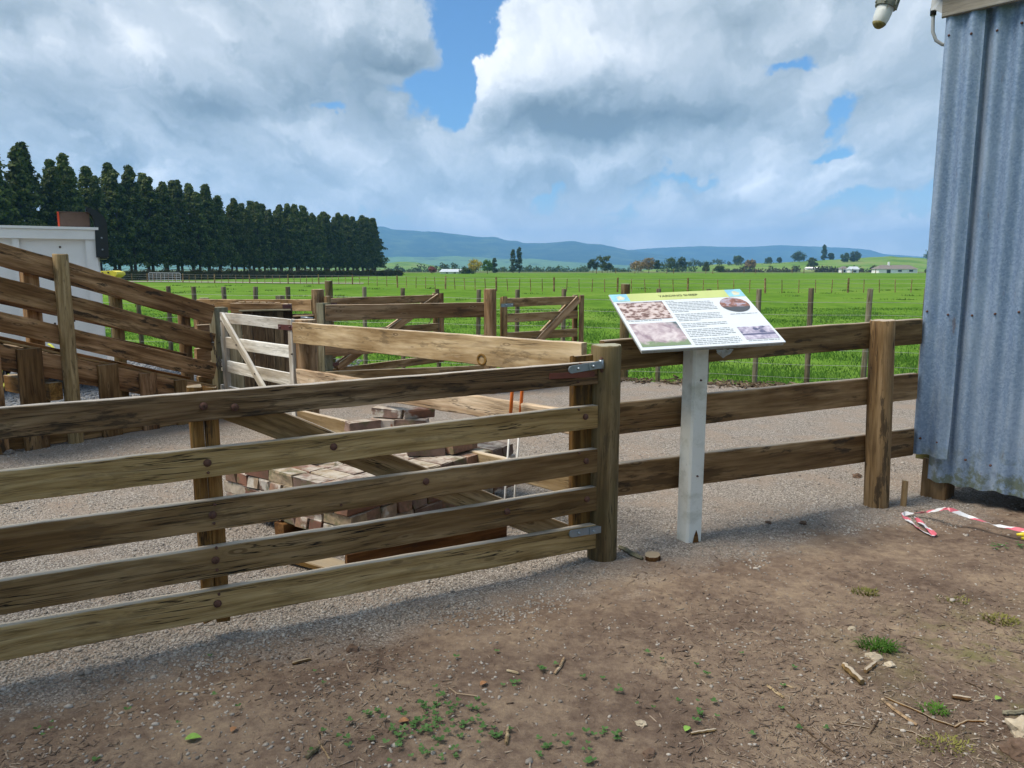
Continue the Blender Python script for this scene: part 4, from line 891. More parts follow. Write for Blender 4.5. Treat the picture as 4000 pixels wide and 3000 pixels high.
def mid_fence():
    pl = Plane((-2.22, 9.08), (-0.36, 9.84)); f = thing('rail_fence', 'short timber fence with one tall round post in mid yard', 'fence', pl.pt(0))
    for l, r in (((1272, 1191, 1252), (1890, 1181, 1238)), ((1272, 1325, 1386), (1890, 1308, 1364)), ((1272, 1452, 1505), (1890, 1426, 1475))):
        prail('rail', f, pl, l, r, 0.045, 'yard_timber', 0.0)
    p = V(-2.24, 9.17); board('post', f, p + V(0, 0, -.1), p + V(0, 0, 1.21), 0.125, 0.125, 'grey_post', up=(0.8, -0.6, 0))
    round_post('post', f, V(-0.28, 9.85), 0.083, 1.36, 'post_timber_tan')
mid_fence()
def yard_gate(label, A, B, l, r, hinge, zb):
    pl = Plane(A, B); g = thing('yard_gate', label, 'gate', pl.pt(0)); L = (pl.B - pl.A).length
    for z in (1.235, 1.03, 0.79, 0.55, 0.30): board('rail', g, pl.pt(0.02, z - .057 + random.uniform(-.01, .01)), pl.pt(L - .02, z - .057 + random.uniform(-.01, .01)), 0.112, 0.034, 'yard_timber')
    board('stile', g, pl.pt(0.04, zb, -.037), pl.pt(0.04, 1.25, -.037), 0.075, 0.04, 'fence_timber', up=tuple(pl.e)); board('stile', g, pl.pt(0.0, zb, .038), pl.pt(0.0, 1.26, .038), 0.07, 0.035, 'yard_timber', up=tuple(pl.e))
    board('stile', g, pl.pt(L - .03, zb, -.037), pl.pt(L - .03, 1.25, -.037), 0.08, 0.04, 'fence_timber', up=tuple(pl.e)); board('stile', g, pl.pt(L + .03, zb, .038), pl.pt(L + .03, 1.25, .038), 0.075, 0.035, 'yard_timber', up=tuple(pl.e))
    for off in (0.036, -0.036): board('brace', g, pl.pt(0.12, 0.30, off), pl.pt(L - .03, 1.20, off), 0.105, 0.03, 'yard_timber')
    for z in (1.15, 0.36):
        m = MB(); m.box((0, -.006, -.022), (0.2, .006, .022)); o = m.build('hinge_strap', hinge, g); place(o, g, frame(pl.pt(-.08, z, .062), pl.pt(.2, z, .062)))
        bolt_head(o, pl.pt(0.0, z, .07), pl.n, 0.012, hinge); bolt_head(o, pl.pt(0.1, z, .07), pl.n, 0.012, hinge)
    mb = MB(); c = pl.pt(L - .14, .88, -.05); mb.tube([c + V(0.02 * math.sin(k), 0, -0.02 * k) for k in range(7)], 0.006, 6); mb.build('latch_chain', 'chain_steel', g)
yard_gate('open timber yard gate right of the tall round post', (-0.12, 9.95), (0.93, 10.85), None, None, 'galvanised', 0.2)
yard_gate('open timber yard gate left of the tall round post', (-2.44, 10.15), (-1.12, 11.75), None, None, 'dark_red_steel', 0.2)

# ------------------------------------------------------------------ loading ramp
def loading_ramp():
    A = V(-4.44, 6.51); B = V(-3.11, 8.28); pl = Plane(A, B); e = pl.e; away = -pl.n; Wd = 0.85
    g = thing('loading_ramp', 'brown timber stock loading ramp sloping up to the left', 'loading ramp', pl.pt(1.0))
    # near side rails
    prail('rail', g, pl, (0, 945, 1046), (828, 1192, 1262), 0.045, 'chute_timber', 0.0, (0.9, 0), wane=0.10, warp=0.008, seg=40)
    prail('rail', g, pl, (0, 1077, 1171), (830, 1302, 1371), 0.045, 'chute_timber', 0.0, (0.9, 0), warp=0.007, seg=40)
    prail('rail', g, pl, (0, 1216, 1296), (838, 1415, 1480), 0.045, 'chute_timber', 0.0, (0.9, 0), warp=0.007, seg=40)
    # floor beam and deck
    b1 = prail('floor_beam', g, pl, (0, 1338, 1448), (838, 1512, 1590), 0.05, 'chute_timber', 0.0, (0.9, 0), seg=30)
    zl = pl.hit(0, 1338).z; zr = pl.hit(838, 1512).z; L = (pl.hit(838, 1512) - pl.hit(0, 1338)).length; dl = (pl.hit(0, 1338) - pl.A).dot(e); dr = (pl.hit(838, 1512) - pl.A).dot(e)
    zt = lambda d: zl + (zr - zl) * (d - dl) / (dr - dl)
    for k in range(15):
        d = dl - 0.9 + (dr - dl + 0.85) * (k + 0.5) / 15
        board('deck_plank', g, pl.pt(d, zt(d) - 0.035, -0.06), pl.pt(d, zt(d) - 0.035, -Wd), 0.03, 0.19, 'chute_timber', up=tuple((Vector((0, 0, 1)) * 1).to_tuple()))
    board('floor_beam', g, pl.pt(dl - .9, zt(dl - .9) - .02, -Wd - .02), pl.pt(dr, zt(dr) - .02, -Wd - .02), 0.16, 0.05, 'chute_timber')
    board('kerb_batten', g, pl.pt(dl - .9, zt(dl - .9) + .012, -0.02), pl.pt(dr, zt(dr) + .012, -0.02), 0.022, 0.10, 'chute_timber'); board('kerb_batten', g, pl.pt(dl - .9, zt(dl - .9) + .04, -0.15), pl.pt(dr - .2, zt(dr - .2) + .03, -0.15), 0.05, 0.05, 'chute_timber')
    # posts on the near side
    pb = ground(286, 1740); pt_ = V(pb.x, pb.y) + Vector((0, 0, 0)); round_post('post', g, V(pb.x, pb.y + 0.05), 0.066, 1.74, 'post_timber_tan')
    # upright planks under the floor
    for xc, yt, w in ((112, 1362, 0.20), (420, 1424, 0.185), (576, 1458, 0.17), (705, 1484, 0.13), (-60, 1325, 0.2)):
        t_ = pl.hit(xc, yt, 0.045); board('upright', g, V(t_.x, t_.y, -0.08), t_, w, 0.04, 'chute_timber', up=tuple(e))
    a = pl.hit(219, 1531, 0.07); board('cross_beam', g, a + away * 1.0, a, 0.16, 0.11, 'stile_timber')
    board('kick_board', g, pl.pt(-0.9, 0.13, 0.01), pl.pt(1.95, 0.10, 0.01), 0.17, 0.04, 'chute_timber'); board('kick_board', g, pl.pt(-0.9, 0.14, -Wd), pl.pt(1.9, 0.10, -Wd), 0.2, 0.04, 'chute_timber')
    # far side: posts and rails
    plf = Plane(A + away * Wd, B + away * Wd)
    prail('rail', g, plf, (0, 985, 1040), (690, 1180, 1228), 0.04, 'chute_timber', 0.0, (0.9, 0.25)); prail('rail', g, plf, (0, 1100, 1185), (690, 1260, 1338), 0.04, 'chute_timber', 0.0, (0.9, 0.25)); prail('rail', g, plf, (0, 1228, 1284), (690, 1372, 1420), 0.04, 'chute_timber', 0.0, (0.9, 0.1))
    for xt, yt, w, mt in ((112, 1040, 0.14, 'orange_timber'), ):
        c = plf.hit(xt, yt, -0.09); board('post', g, V(c.x, c.y, -0.1), V(c.x, c.y, c.z + 0.1), w, 0.10, 'yard_timber', up=tuple(e))
    for xt, yt, r, mt in ((448, 1100, 0.062, 'post_timber'), (716, 1200, 0.07, 'fence_timber')):
        c = plf.hit(xt, yt, -0.1); round_post('post', g, V(c.x, c.y), r, c.z + 0.04, mt)
    c = pl.hit(785, 1230, -0.5); board('post', g, V(c.x, c.y, -.1), V(c.x, c.y, c.z), 0.12, 0.1, 'yard_timber', up=tuple(e))
    c = pl.hit(800, 1290, -0.3); board('rail_end', g, c + e * -0.1, c + e * .12, 0.13, 0.05, 'yard_timber'); c = pl.hit(810, 1382, -0.3); board('rail_end', g, c + e * -0.14, c + e * .12, 0.14, 0.05, 'yard_timber'); c = pl.hit(812, 1490, -0.3); board('rail_end', g, c + e * -0.12, c + e * .1, 0.14, 0.05, 'yard_timber')
loading_ramp()

# ------------------------------------------------------------------ white truck behind the ramp
def truck():
    P = V(-5.42, 10.2, -0.04); e = Vector((-0.875, -0.484, 0)).normalized(); n = Vector((e.y, -e.x, 0));
    if n.dot(P) > 0: n = -n
    t = thing('stock_trailer', 'white panelled trailer side with ribs parked behind the loading ramp', 'trailer', P)
    F = Matrix((e, -n, Vector((0, 0, 1)))).transposed().to_4x4(); F.translation = P         # x to the left along the side, y into the body
    def bx(name, mat, a, b_, par=t, bev=0.0):
        mb = MB(); mb.box(a, b_); o = mb.build(name, mat, par); place(o, par, F); return o
    L = 4.2
    body = bx('side_panel', 'truck_white', (0.0, 0.05, 0.62), (L, 0.09, 2.12))
    bx('top_rail', 'truck_white', (-0.02, -0.03, 2.03), (L, 0.10, 2.15)); bx('top_cap', 'truck_white', (-0.03, -0.05, 2.152), (L + .02, 0.12, 2.185))
    for x in (0.0, 0.86, 1.72, 2.58, 3.44): bx('rib', 'truck_white', (x, 0.0, 0.62), (x + (0.13 if x == 0 else 0.075), 0.049, 2.028))
    bx('sill', 'truck_white', (0.0, -0.01, 0.50), (L, 0.10, 0.618)); bx('rear_panel', 'truck_white', (-0.02, 0.091, 0.36), (0.02, 1.9, 2.14)); bx('rear_corner', 'truck_white', (-0.02, -0.02, 0.30), (0.14, 0.06, 0.498))
    bx('far_side_panel', 'truck_white', (0.03, 1.9, 0.5), (L, 1.95, 2.14)); bx('deck', 'dark_void', (0.03, 0.1, 0.50), (L, 1.89, 0.58)); bx('front_panel', 'truck_white', (L - .04, 0.1, 0.5), (L, 1.89, 2.1))
    bx('chassis', 'dark_void', (0.3, 0.35, 0.32), (L, 0.5, 0.498)); bx('chassis', 'dark_void', (0.3, 1.3, 0.32), (L, 1.45, 0.498)); bx('rear_step', 'dark_void', (0.16, 0.15, 0.22), (0.75, 0.3, 0.49)); bx('tail_light', 'tail_light', (0.70, -0.005, 0.30), (0.73, 0.04, 0.49))
    for x in (1.5, 2.4):
        for y in (0.2, 1.6):
            mb = MB(); mb.tube([(x, y, 0.34), (x, y + .22, 0.34)], 0.34, 28); w = mb.build('wheel', 'black_plastic', t, False); place(w, t, F)
            mb = MB(); mb.tube([(x, y - .01, 0.34), (x, y + .05, 0.34)], 0.19, 20); q = mb.build('rim', 'truck_white', w); place(q, w, F)
    for x, z in ((0.42, 1.93), (0.20, 1.65), (0.55, 0.95), (0.33, 0.98), (0.16, 1.5)): bolt_head(t, F @ Vector((x, 0.048, z)), n, 0.014, 'chain_steel', 'rivet')
    # timber block with orange edge and black curved guard on the roof corner
    b = thing('plywood_box', 'weathered brown plywood box with orange red edge on the trailer top', 'box', F @ Vector((0.3, 0.3, 2.19)))
    o = bx('box_side', 'brown_ply', (0.06, 0.12, 2.188), (0.40, 0.50, 2.37), b); bx('painted_edge', 'orange_red_paint', (0.402, 0.11, 2.188), (0.425, 0.51, 2.38), b); bx('box_lid', 'brown_ply', (0.06, 0.115, 2.372), (0.40, 0.505, 2.385), b)
    gd = thing('mudguard', 'glossy black curved guard standing at the trailer corner', 'guard', F @ Vector((-0.1, 0.3, 1.8)))
    mb = MB(); n_ = 16; prof = [(0.10 - 0.22 * math.sin(a) if a < math.pi / 2 else -0.12, 0) for a in np.linspace(0, math.pi / 2, n_)]
    outer = []; inner = []
    for k in range(n_):
        a = math.pi / 2 * k / (n_ - 1); outer.append((0.10 - 0.235 * math.sin(a), 2.20 + 0.235 * math.cos(a))); inner.append((0.10 - 0.09 * math.sin(a), 2.20 + 0.185 * math.cos(a)))
    outer.append((-0.13, 1.80)); inner.append((0.02, 1.80))
    m = len(outer); vs = [(x, -0.04, z) for x, z in outer] + [(x, -0.04, z) for x, z in inner] + [(x, 0.52, z) for x, z in outer] + [(x, 0.52, z) for x, z in inner]
    fs = []
    for k in range(m - 1):
        fs += [(k, m + k, m + k + 1, k + 1), (2 * m + k, 2 * m + k + 1, 3 * m + k + 1, 3 * m + k), (k, k + 1, 2 * m + k + 1, 2 * m + k), (m + k, 3 * m + k, 3 * m + k + 1, m + k + 1)]
    fs += [(0, 2 * m, 3 * m, m), (m - 1, 2 * m - 1, 4 * m - 1, 3 * m - 1)]
    mb.add(vs, fs); o = mb.build('curved_shell', 'black_plastic', gd); place(o, gd, F)
    mb = MB(); mb.box((-0.11, 0.0, 1.78), (-0.025, 0.50, 1.82)); o = mb.build('mount', 'black_plastic', gd); place(o, gd, F)
    for z in (1.9, 2.05): bolt_head(gd, F @ Vector((-0.06, -0.042, z)), n, 0.012, 'galvanised')
truck()
def yellow_ramp():
    # yellow perforated plastic scoop on a grey stand beyond the trailer
    Y = 13.5; c = at(428, 1077, Y); g = thing('yellow_scoop', 'yellow perforated plastic scoop beyond the trailer corner', 'scoop', V(c.x, c.y))
    mb = MB(); prof = [(-0.42, 0.02), (-0.1, 0.075), (0.12, 0.085), (0.20, 0.06), (0.205, 0.02), (0.14, -0.03), (-0.05, -0.085), (-0.42, -0.14)]
    mb.rings([[(x, -0.15, z) for x, z in prof], [(x, -0.12, z * 1.05) for x, z in prof], [(x, 0.12, z * 1.05) for x, z in prof], [(x, 0.15, z) for x, z in prof]]); o = mb.build('scoop_shell', 'yellow_plastic', g); place(o, g, Matrix.Translation(c))
    for dx, dz in ((-0.14, 0.03), (-0.04, 0.045), (0.06, 0.055), (0.02, -0.01)):
        bolt_head(o, c + V(dx, -0.152, dz), (0, -1, 0), 0.016, 'dark_void', 'hole')
    mb = MB(); mb.box((-0.04, -0.04, -c.z - .05), (0.04, 0.04, -0.05)); o = mb.build('stand', 'grey_pvc', g); place(o, g, Matrix.Translation(c + V(0.12, 0, 0)))
yellow_ramp()
def straps():
    a = ground(60, 1470); g = MB(); p = [at(190, 1345, 9.3), at(200, 1350, 9.25), at(222, 1374, 9.2), at(240, 1392, 9.2)]
    p[-1].z = max(p[-1].z, 0.03)
    q = [at(66, 1352, 9.2), at(40, 1375, 9.1), at(10, 1420, 9.0), Vector((at(-30, 1450, 8.9).x, 8.9, 0.05)), at(35, 1463, 9.2), at(70, 1475, 9.0)]
    g.tube(p, 0.014, 6); g.tube(q, 0.014, 6); o = g.build('tie_strap', 'lime_strap'); tag(o, 'loose lime yellow strap hanging under the trailer', 'strap')
straps()

# ------------------------------------------------------------------ brick stack
def brick_mesh(seed, l=0.245, w=0.116, h=0.074, j=0.0075):
    bm = bmesh.new(); bmesh.ops.create_cube(bm, size=1.0); bmesh.ops.scale(bm, vec=(l, w, h), verts=bm.verts)
    bmesh.ops.bevel(bm, geom=list(bm.edges), offset=0.006, segments=1, affect='EDGES', profile=0.5)
    rg = random.Random(seed)
    for v in bm.verts: v.co += Vector((rg.uniform(-j, j), rg.uniform(-j, j), rg.uniform(-j, j) * .5))
    me = bpy.data.meshes.new('brick'); bm.to_mesh(me); bm.free(); return me
BR = [brick_mesh(k) for k in range(6)]; HB = [brick_mesh(20 + k, 0.11) for k in range(3)]
def brick_stack():
    A = V(-0.90, 4.08); e1 = Vector((0.62, 0.785, 0)); e2 = Vector((-0.785, 0.62, 0)); rg = random.Random(11)
    s = thing('brick_stack', 'low stack of old mixed bricks standing behind the front gate', 'brick stack', A)
    base = Matrix((e1, e2, Vector((0, 0, 1)))).transposed().to_4x4(); base.translation = A
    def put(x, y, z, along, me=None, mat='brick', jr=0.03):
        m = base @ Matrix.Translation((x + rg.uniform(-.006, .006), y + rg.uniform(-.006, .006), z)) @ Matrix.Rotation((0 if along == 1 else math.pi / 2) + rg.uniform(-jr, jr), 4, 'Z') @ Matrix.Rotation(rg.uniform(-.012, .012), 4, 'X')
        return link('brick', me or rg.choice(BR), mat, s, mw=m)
    for yb in (0.16, 0.62, 1.08):
        p0 = base @ Vector((-0.02, yb, 0.055)); p1 = base @ Vector((1.40, yb, 0.055)); board('bearer', s, p0, p1, 0.075, 0.09, 'orange_timber')
    P = 0.252; Q = 0.122; z = 0.095 + 0.039
    for c in range(4):
        top = c >= 2
        if c % 2 == 0:
            for i in range(6):
                for j in range(10):
                    per = i in (0, 5) or j in (0, 9)
                    if top: per = per or j in (1, 2, 3) or i in (4,)
                    if per and not (c == 3 and j > 7): put(0.118 + i * P, 0.06 + j * Q, z, 1)
        else:
            for i in range(12):
                for j in range(5):
                    per = i in (0, 11) or j in (0, 4)
                    if top: per = per or j == 1 or i in (1, 10)
                    if c == 3 and j == 4 and i < 8: continue
                    if c == 3 and rg.random() < 0.03: continue
                    if per: put(0.06 + i * Q * 1.005, 0.118 + j * P, z, 2)
        z += 0.077
    zt = z - 0.039
    # rubble in the hollow
    for k in range(9):
        m = base @ Matrix.Translation((rg.uniform(.45, 1.15), rg.uniform(.55, .95), 0.22 + rg.uniform(0, .08))) @ Euler((rg.uniform(-.5, .5), rg.uniform(-.5, .5), rg.uniform(0, 3))).to_matrix().to_4x4()
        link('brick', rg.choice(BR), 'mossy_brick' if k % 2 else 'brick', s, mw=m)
    return zt
ZT = brick_stack()
def loose_bricks():
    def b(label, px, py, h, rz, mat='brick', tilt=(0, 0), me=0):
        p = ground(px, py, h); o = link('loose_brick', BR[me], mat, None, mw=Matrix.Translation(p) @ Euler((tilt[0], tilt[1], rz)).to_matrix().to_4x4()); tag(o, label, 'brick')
    b('brown loose brick with mossy end on top of the brick stack, highest one', 1520, 1610, ZT + 0.117, -0.25, 'brick', (0, 0.03), 1)
    b('dark mossy loose brick beside the highest brick on the stack', 1628, 1612, ZT + 0.112, 0.5, 'mossy_brick', (0.05, 0), 2)
    b('pale pinkish loose brick lying left of the highest brick', 1418, 1662, ZT + 0.040, 0.6, 'brick', (0, 0), 3)
    b('grey white mortared loose brick under the highest brick', 1510, 1652, ZT + 0.040, 0.05, 'brick', (0, 0), 4)
    b('brownish loose brick under the dark mossy brick at the back', 1608, 1655, ZT + 0.040, -0.1, 'brick', (0, 0), 5)
    b('large mossy dark brick lump in the middle of the stack', 1660, 1752, ZT + 0.042, 0.25, 'mossy_brick', (0.06, 0.05), 0)
    b('red loose brick standing next to the mossy lump', 1795, 1738, ZT + 0.045, 0.9, 'brick', (0, 0), 1)
loose_bricks()
def planks():
    p0 = ground(1352, 2205, 0.07); p1 = ground(1975, 2060, 0.075); o = board('orange_plank', None, p0, p1, 0.115, 0.03, 'orange_timber'); tag(o, 'long orange brown plank on edge along the front of the bricks', 'plank')
    p0 = ground(1130, 2165, 0.045); p1 = ground(1335, 2222, 0.045); o = board('dark_plank', None, p0, p1, 0.03, 0.13, 'stile_timber'); tag(o, 'short dark plank lying flat left of the orange plank', 'plank')
planks()
def stakes():
    for i, (xt, yt, xb, yb, lab) in enumerate(((2004, 1478, 1962, 2096, 'left of two white electric fence stakes with orange top'), (2043, 1475, 2000, 2080, 'right of two white electric fence stakes with orange top'))):
        b = ground(xb, yb); t = at(xt, yt, b.y + 0.08); d = (t - b).normalized(); L = (t - b).length
        g = thing('fence_stake', lab, 'stake', b, 'electric fence stakes')
        mb = MB(); mb.tube([b - d * .08, b + d * (L - 0.26)], 0.0062, 8); mb.build('rod', 'white_rod', g, True)
        mb = MB(); mb.tube([b + d * (L - 0.26), b + d * (L - .02), b + d * L], [0.0105, 0.0105, 0.004], 8); mb.build('orange_sleeve', 'orange_plastic', g, True)
        s = Vector((-1, 0.1, 0)).normalized() * (1 if i == 0 else 1); mb = MB(); q = b + d * 0.16
        mb.tube([q, q + s * 0.035 - V(0, 0, .004), q + s * 0.055 - V(0, 0, .02), q + s * 0.058 - V(0, 0, .17)], 0.006, 8); mb.build('foot_spike', 'white_rod', g, True)
stakes()

# ------------------------------------------------------------------ barrier tape, peg, rope by the shed
def tape():
    pts = [(4080, 2090, .10), (4000, 2072, .10), (3884, 2051, .09), (3783, 2018, .10), (3726, 1995, .13), (3692, 1987, .14), (3636, 1997, .08), (3579, 2006, .05), (3534, 2006, .04), (3525, 2011, .035), (3550, 2033, .035), (3590, 2065, .03), (3645, 2096, .03), (3654, 2091, .035), (3629, 2067, .045), (3599, 2042, .045), (3572, 2022, .05)]
    P = [ground(x, y, h) for x, y, h in pts]; Q = []
    for i in range(len(P) - 1):
        for k in range(6): Q.append(P[i].lerp(P[i + 1], k / 6))
    Q.append(P[-1]); me_v = []; acc = 0; us = []
    for i, p in enumerate(Q):
        d = (Q[min(i + 1, len(Q) - 1)] - Q[max(i - 1, 0)]).normalized(); side = d.cross(V(0, 0, 1)).normalized()
        tw = 0.5 + 2.6 * mnoise.noise((i * 0.11, 3, 1)) + .5 * mnoise.noise((i * .5, 8, 1)); w = 0.0135 * (side * math.cos(tw) + V(0, 0, 1) * math.sin(tw))
        if i: acc += (p - Q[i - 1]).length
        me_v += [p - w, p + w]; us.append(acc)
    fs = [(2 * i, 2 * i + 2, 2 * i + 3, 2 * i + 1) for i in range(len(Q) - 1)]
    me = bpy.data.meshes.new('barrier_tape'); me.from_pydata(me_v, [], fs); me.update(); uv = me.uv_layers.new(name='UVMap')
    for lp in me.loops: uv.data[lp.index].uv = (us[lp.vertex_index // 2], lp.vertex_index % 2)
    m, t, b = newmat('barrier_tape'); u = t.new('ShaderNodeUVMap'); u.uv_map = 'UVMap'; sp = t.new('ShaderNodeSeparateXYZ', inp={0: u.outputs[0]})
    st = t.math('FRACT', t.math('MULTIPLY', t.math('ADD', sp.outputs[0], t.math('MULTIPLY', sp.outputs[1], 0.05)), 5.0)); col = t.mix(t.math('GREATER_THAN', st, 0.58), (0.70, 0.72, 0.76), (0.60, 0.13, 0.18))
    t.put(b, 'Base Color', col); b.inputs['Roughness'].default_value = 0.35; MATS['barrier_tape'] = m
    o = link('barrier_tape', me, 'barrier_tape'); md = o.modifiers.new('thick', 'SOLIDIFY'); md.thickness = 0.0012
    tag(o, 'red and white striped barrier tape trailing on the ground by the shed', 'tape')
    p = ground(3531, 1990); o = board('wooden_peg', None, p + V(0, 0.01, -.05), p + V(0, 0.01, 0.20), 0.034, 0.03, 'post_timber_tan'); tag(o, 'short wooden peg standing between fence post and shed', 'peg')
    c = ground(3990, 2098, 0.03); mb = MB(); rg = random.Random(3)
    mb.tube([c + V(-.03, .0, .015), c + V(0, -.01, .02), c + V(.04, -.02, .01), c + V(.1, -.01, .005)], [0.008, 0.013, 0.013, 0.009], 8); mb.tube([c + V(-.02, -.03, .0), c + V(.02, -.045, .008), c + V(.05, -.02, .012), c + V(.1, .0, .012)], [0.010, 0.014, 0.013, 0.01], 8)
    o = mb.build('yellow_rope', 'yellow_plastic', None, True); tag(o, 'yellow rope end lying at the right edge below the tape', 'rope')
tape()

# ------------------------------------------------------------------ post and wire fences
def paddock_fence():
    pl = Plane((-9.0, pad_line(-9.0)), (5.5, pad_line(5.5))); f = thing('wire_fence', 'post and wire fence along the near edge of the paddock', 'fence', pl.pt(9))
    posts = [(430, 1117, .04), (540, 1117, .04), (651, 1118, .04), (760, 1120, .042), (879, 1120, .042), (990, 1120, .042), (1122, 1120, .042), (1286, 1097, .066), (1419, 1121, .036), (1569, 1125, .036), (1711, 1129, .036), (1863, 1131, .036), (2017, 1131, .036), (2199, 1128, .036), (2443, 1109, .069), (2580, 1127, .036), (2772, 1129, .036), (2964, 1130, .037), (3172, 1126, .037), (3394, 1128, .037), (3623, 1126, .037), (3870, 1126, .037)]
    for x, y, r in posts:
        p = pl.hit(x, y); b = V(p.x, p.y); round_post('post', f, b, r, p.z, 'grey_post' if r < .06 else 'post_timber', (random.uniform(-.03, .03), random.uniform(-.02, .02)), sides=12)
    a = pl.hit(300, 1300); b_ = pl.hit(4000, 1300)
    for z in (0.14, 0.32, 0.52, 0.76, 1.0, 1.17):
        mb = MB(); n = 40; mb.tube([V(a.x + (b_.x - a.x) * k / n, a.y + (b_.y - a.y) * k / n - 0.045, z + 0.008 * math.sin(k * 1.1)) for k in range(n + 1)], 0.0024, 5); mb.build('wire', 'wire_steel', f)
paddock_fence()
def far_fence():
    big = [(430, 1096), (516, 1097), (576, 1102), (715, 1104), (839, 1106), (976, 1106), (1126, 1108), (1246, 1109), (1377, 1110), (1553, 1123), (1740, 1127.5), (1939, 1133), (2164, 1134), (2412, 1135), (2686, 1136), (2989, 1138), (3312, 1136), (3620, 1136), (3980, 1136)]
    f = thing('wire_fence', 'thin batten and wire fence crossing the middle of the paddock', 'fence', ground(2164, 1134))
    mats = {}
    def post_me(r, h):
        mb = MB(); mb.tube([(0, 0, -.2), (0, 0, h * .5), (0, 0, h)], [r, r, r * .92], 7); me = bpy.data.meshes.new('post'); me.from_pydata(mb.v, [], mb.f); me.update(); me.materials.append(MATS['fence_timber' if h > 2 else 'post_timber_tan']); return me
    pm, bm_ = post_me(0.075, 1.12), post_me(0.034, 1.0); prev = None; tops = []
    for i, (x, y) in enumerate(big):
        p = ground(x, y); o = link('post', pm, None, f, mw=Matrix.Translation((p.x, p.y, tz(p.x, p.y))) @ Euler((0, random.uniform(-.04, .04), 0)).to_matrix().to_4x4()); tops.append(p)
        if prev is not None and x > 600:
            for k in range(1, 5):
                q = prev.lerp(p, k / 5); link('batten', bm_, None, f, mw=Matrix.Translation((q.x, q.y, tz(q.x, q.y))) @ Euler((0, random.uniform(-.10, .06), 0)).to_matrix().to_4x4())
        prev = p
    for z in (0.35, 0.7, 1.0):
        mb = MB(); mb.tube([V(p.x, p.y, tz(p.x, p.y) + z) for p in tops], 0.008, 4); mb.build('wire', 'wire_steel', f)
    # boundary fence on the far side of the paddock
    f = thing('wire_fence', 'distant boundary fence of thin posts in front of the far hills', 'fence', ground(2900, 1068))
    pm = post_me(0.16, 2.2)
    for x in (2330, 2405, 2480, 2605, 2631, 2757, 2784, 2906, 2951, 3094, 3140, 3290, 3330, 3420): 
        p = ground(x, 1068); link('post', pm, None, f, mw=Matrix.Translation((p.x, p.y, -0.1)))
    # tube gate by the hedge
    a = ground(583, 1102); b_ = ground(706, 1103); g = thing('metal_gate', 'silver tubular farm gate standing by the hedge', 'gate', a); d = (b_ - a); za, zb = tz(a.x, a.y), tz(b_.x, b_.y)
    P = lambda f_, z: V(a.x + d.x * f_, a.y + d.y * f_, za + (zb - za) * f_ + z)
    mb = MB(); mb.tube([P(0, .1), P(0, 1.12), P(0.02, 1.18), P(.98, 1.18), P(1, 1.12), P(1, .1), P(0, .1)], 0.032, 6); mb.build('frame', 'gate_tube', g)
    for k in range(1, 8): mb = MB(); mb.tube([P(k / 8, .1), P(k / 8, 1.17)], 0.02, 5); mb.build('bar', 'gate_tube', g)
    for z in (.35, .62, .9): mb = MB(); mb.tube([P(0, z), P(1, z)], 0.016, 5); mb.build('bar', 'gate_tube', g)
far_fence()

# ------------------------------------------------------------------ vegetation
def leaves_np(centers, n_each, spread, size, rg, flat=0.0, squash=1.0):
    """clouds of small leaf quads around clump centres"""
    c = np.repeat(centers, n_each, 0); N = len(c)
    d = rg.normal(size=(N, 3)); d /= np.linalg.norm(d, axis=1)[:, None]; r = rg.random(N) ** 0.4
    sp = np.repeat(np.broadcast_to(spread, (len(centers),)), n_each) if np.ndim(spread) else np.full(N, spread)
    p = c + d * (r * sp)[:, None] * np.array([1, 1, squash])
    nrm = d * 0.9 + rg.normal(size=(N, 3)) * 0.55 + np.array([0, 0, flat]); nrm /= np.linalg.norm(nrm, axis=1)[:, None]
    a = np.cross(nrm, rg.normal(size=(N, 3))); a /= np.linalg.norm(a, axis=1)[:, None]; b = np.cross(nrm, a)
    s = size * rg.uniform(0.6, 1.35, N)[:, None]
    v = np.stack([p - a * s, p - b * s * .62, p + a * s, p + b * s * .62], 1).reshape(-1, 3)
    f = np.arange(N * 4).reshape(-1, 4); return v, f
def crown_mesh(name, v, f, mat):
    me = bpy.data.meshes.new(name); me.vertices.add(len(v)); me.vertices.foreach_set('co', v.astype(np.float32).ravel()); nf = len(f)
    me.loops.add(nf * 4); me.loops.foreach_set('vertex_index', f.astype(np.int32).ravel()); me.polygons.add(nf); me.polygons.foreach_set('loop_start', np.arange(0, nf * 4, 4, dtype=np.int32)); me.update(calc_edges=True)
    me.materials.append(MATS[mat]); return me
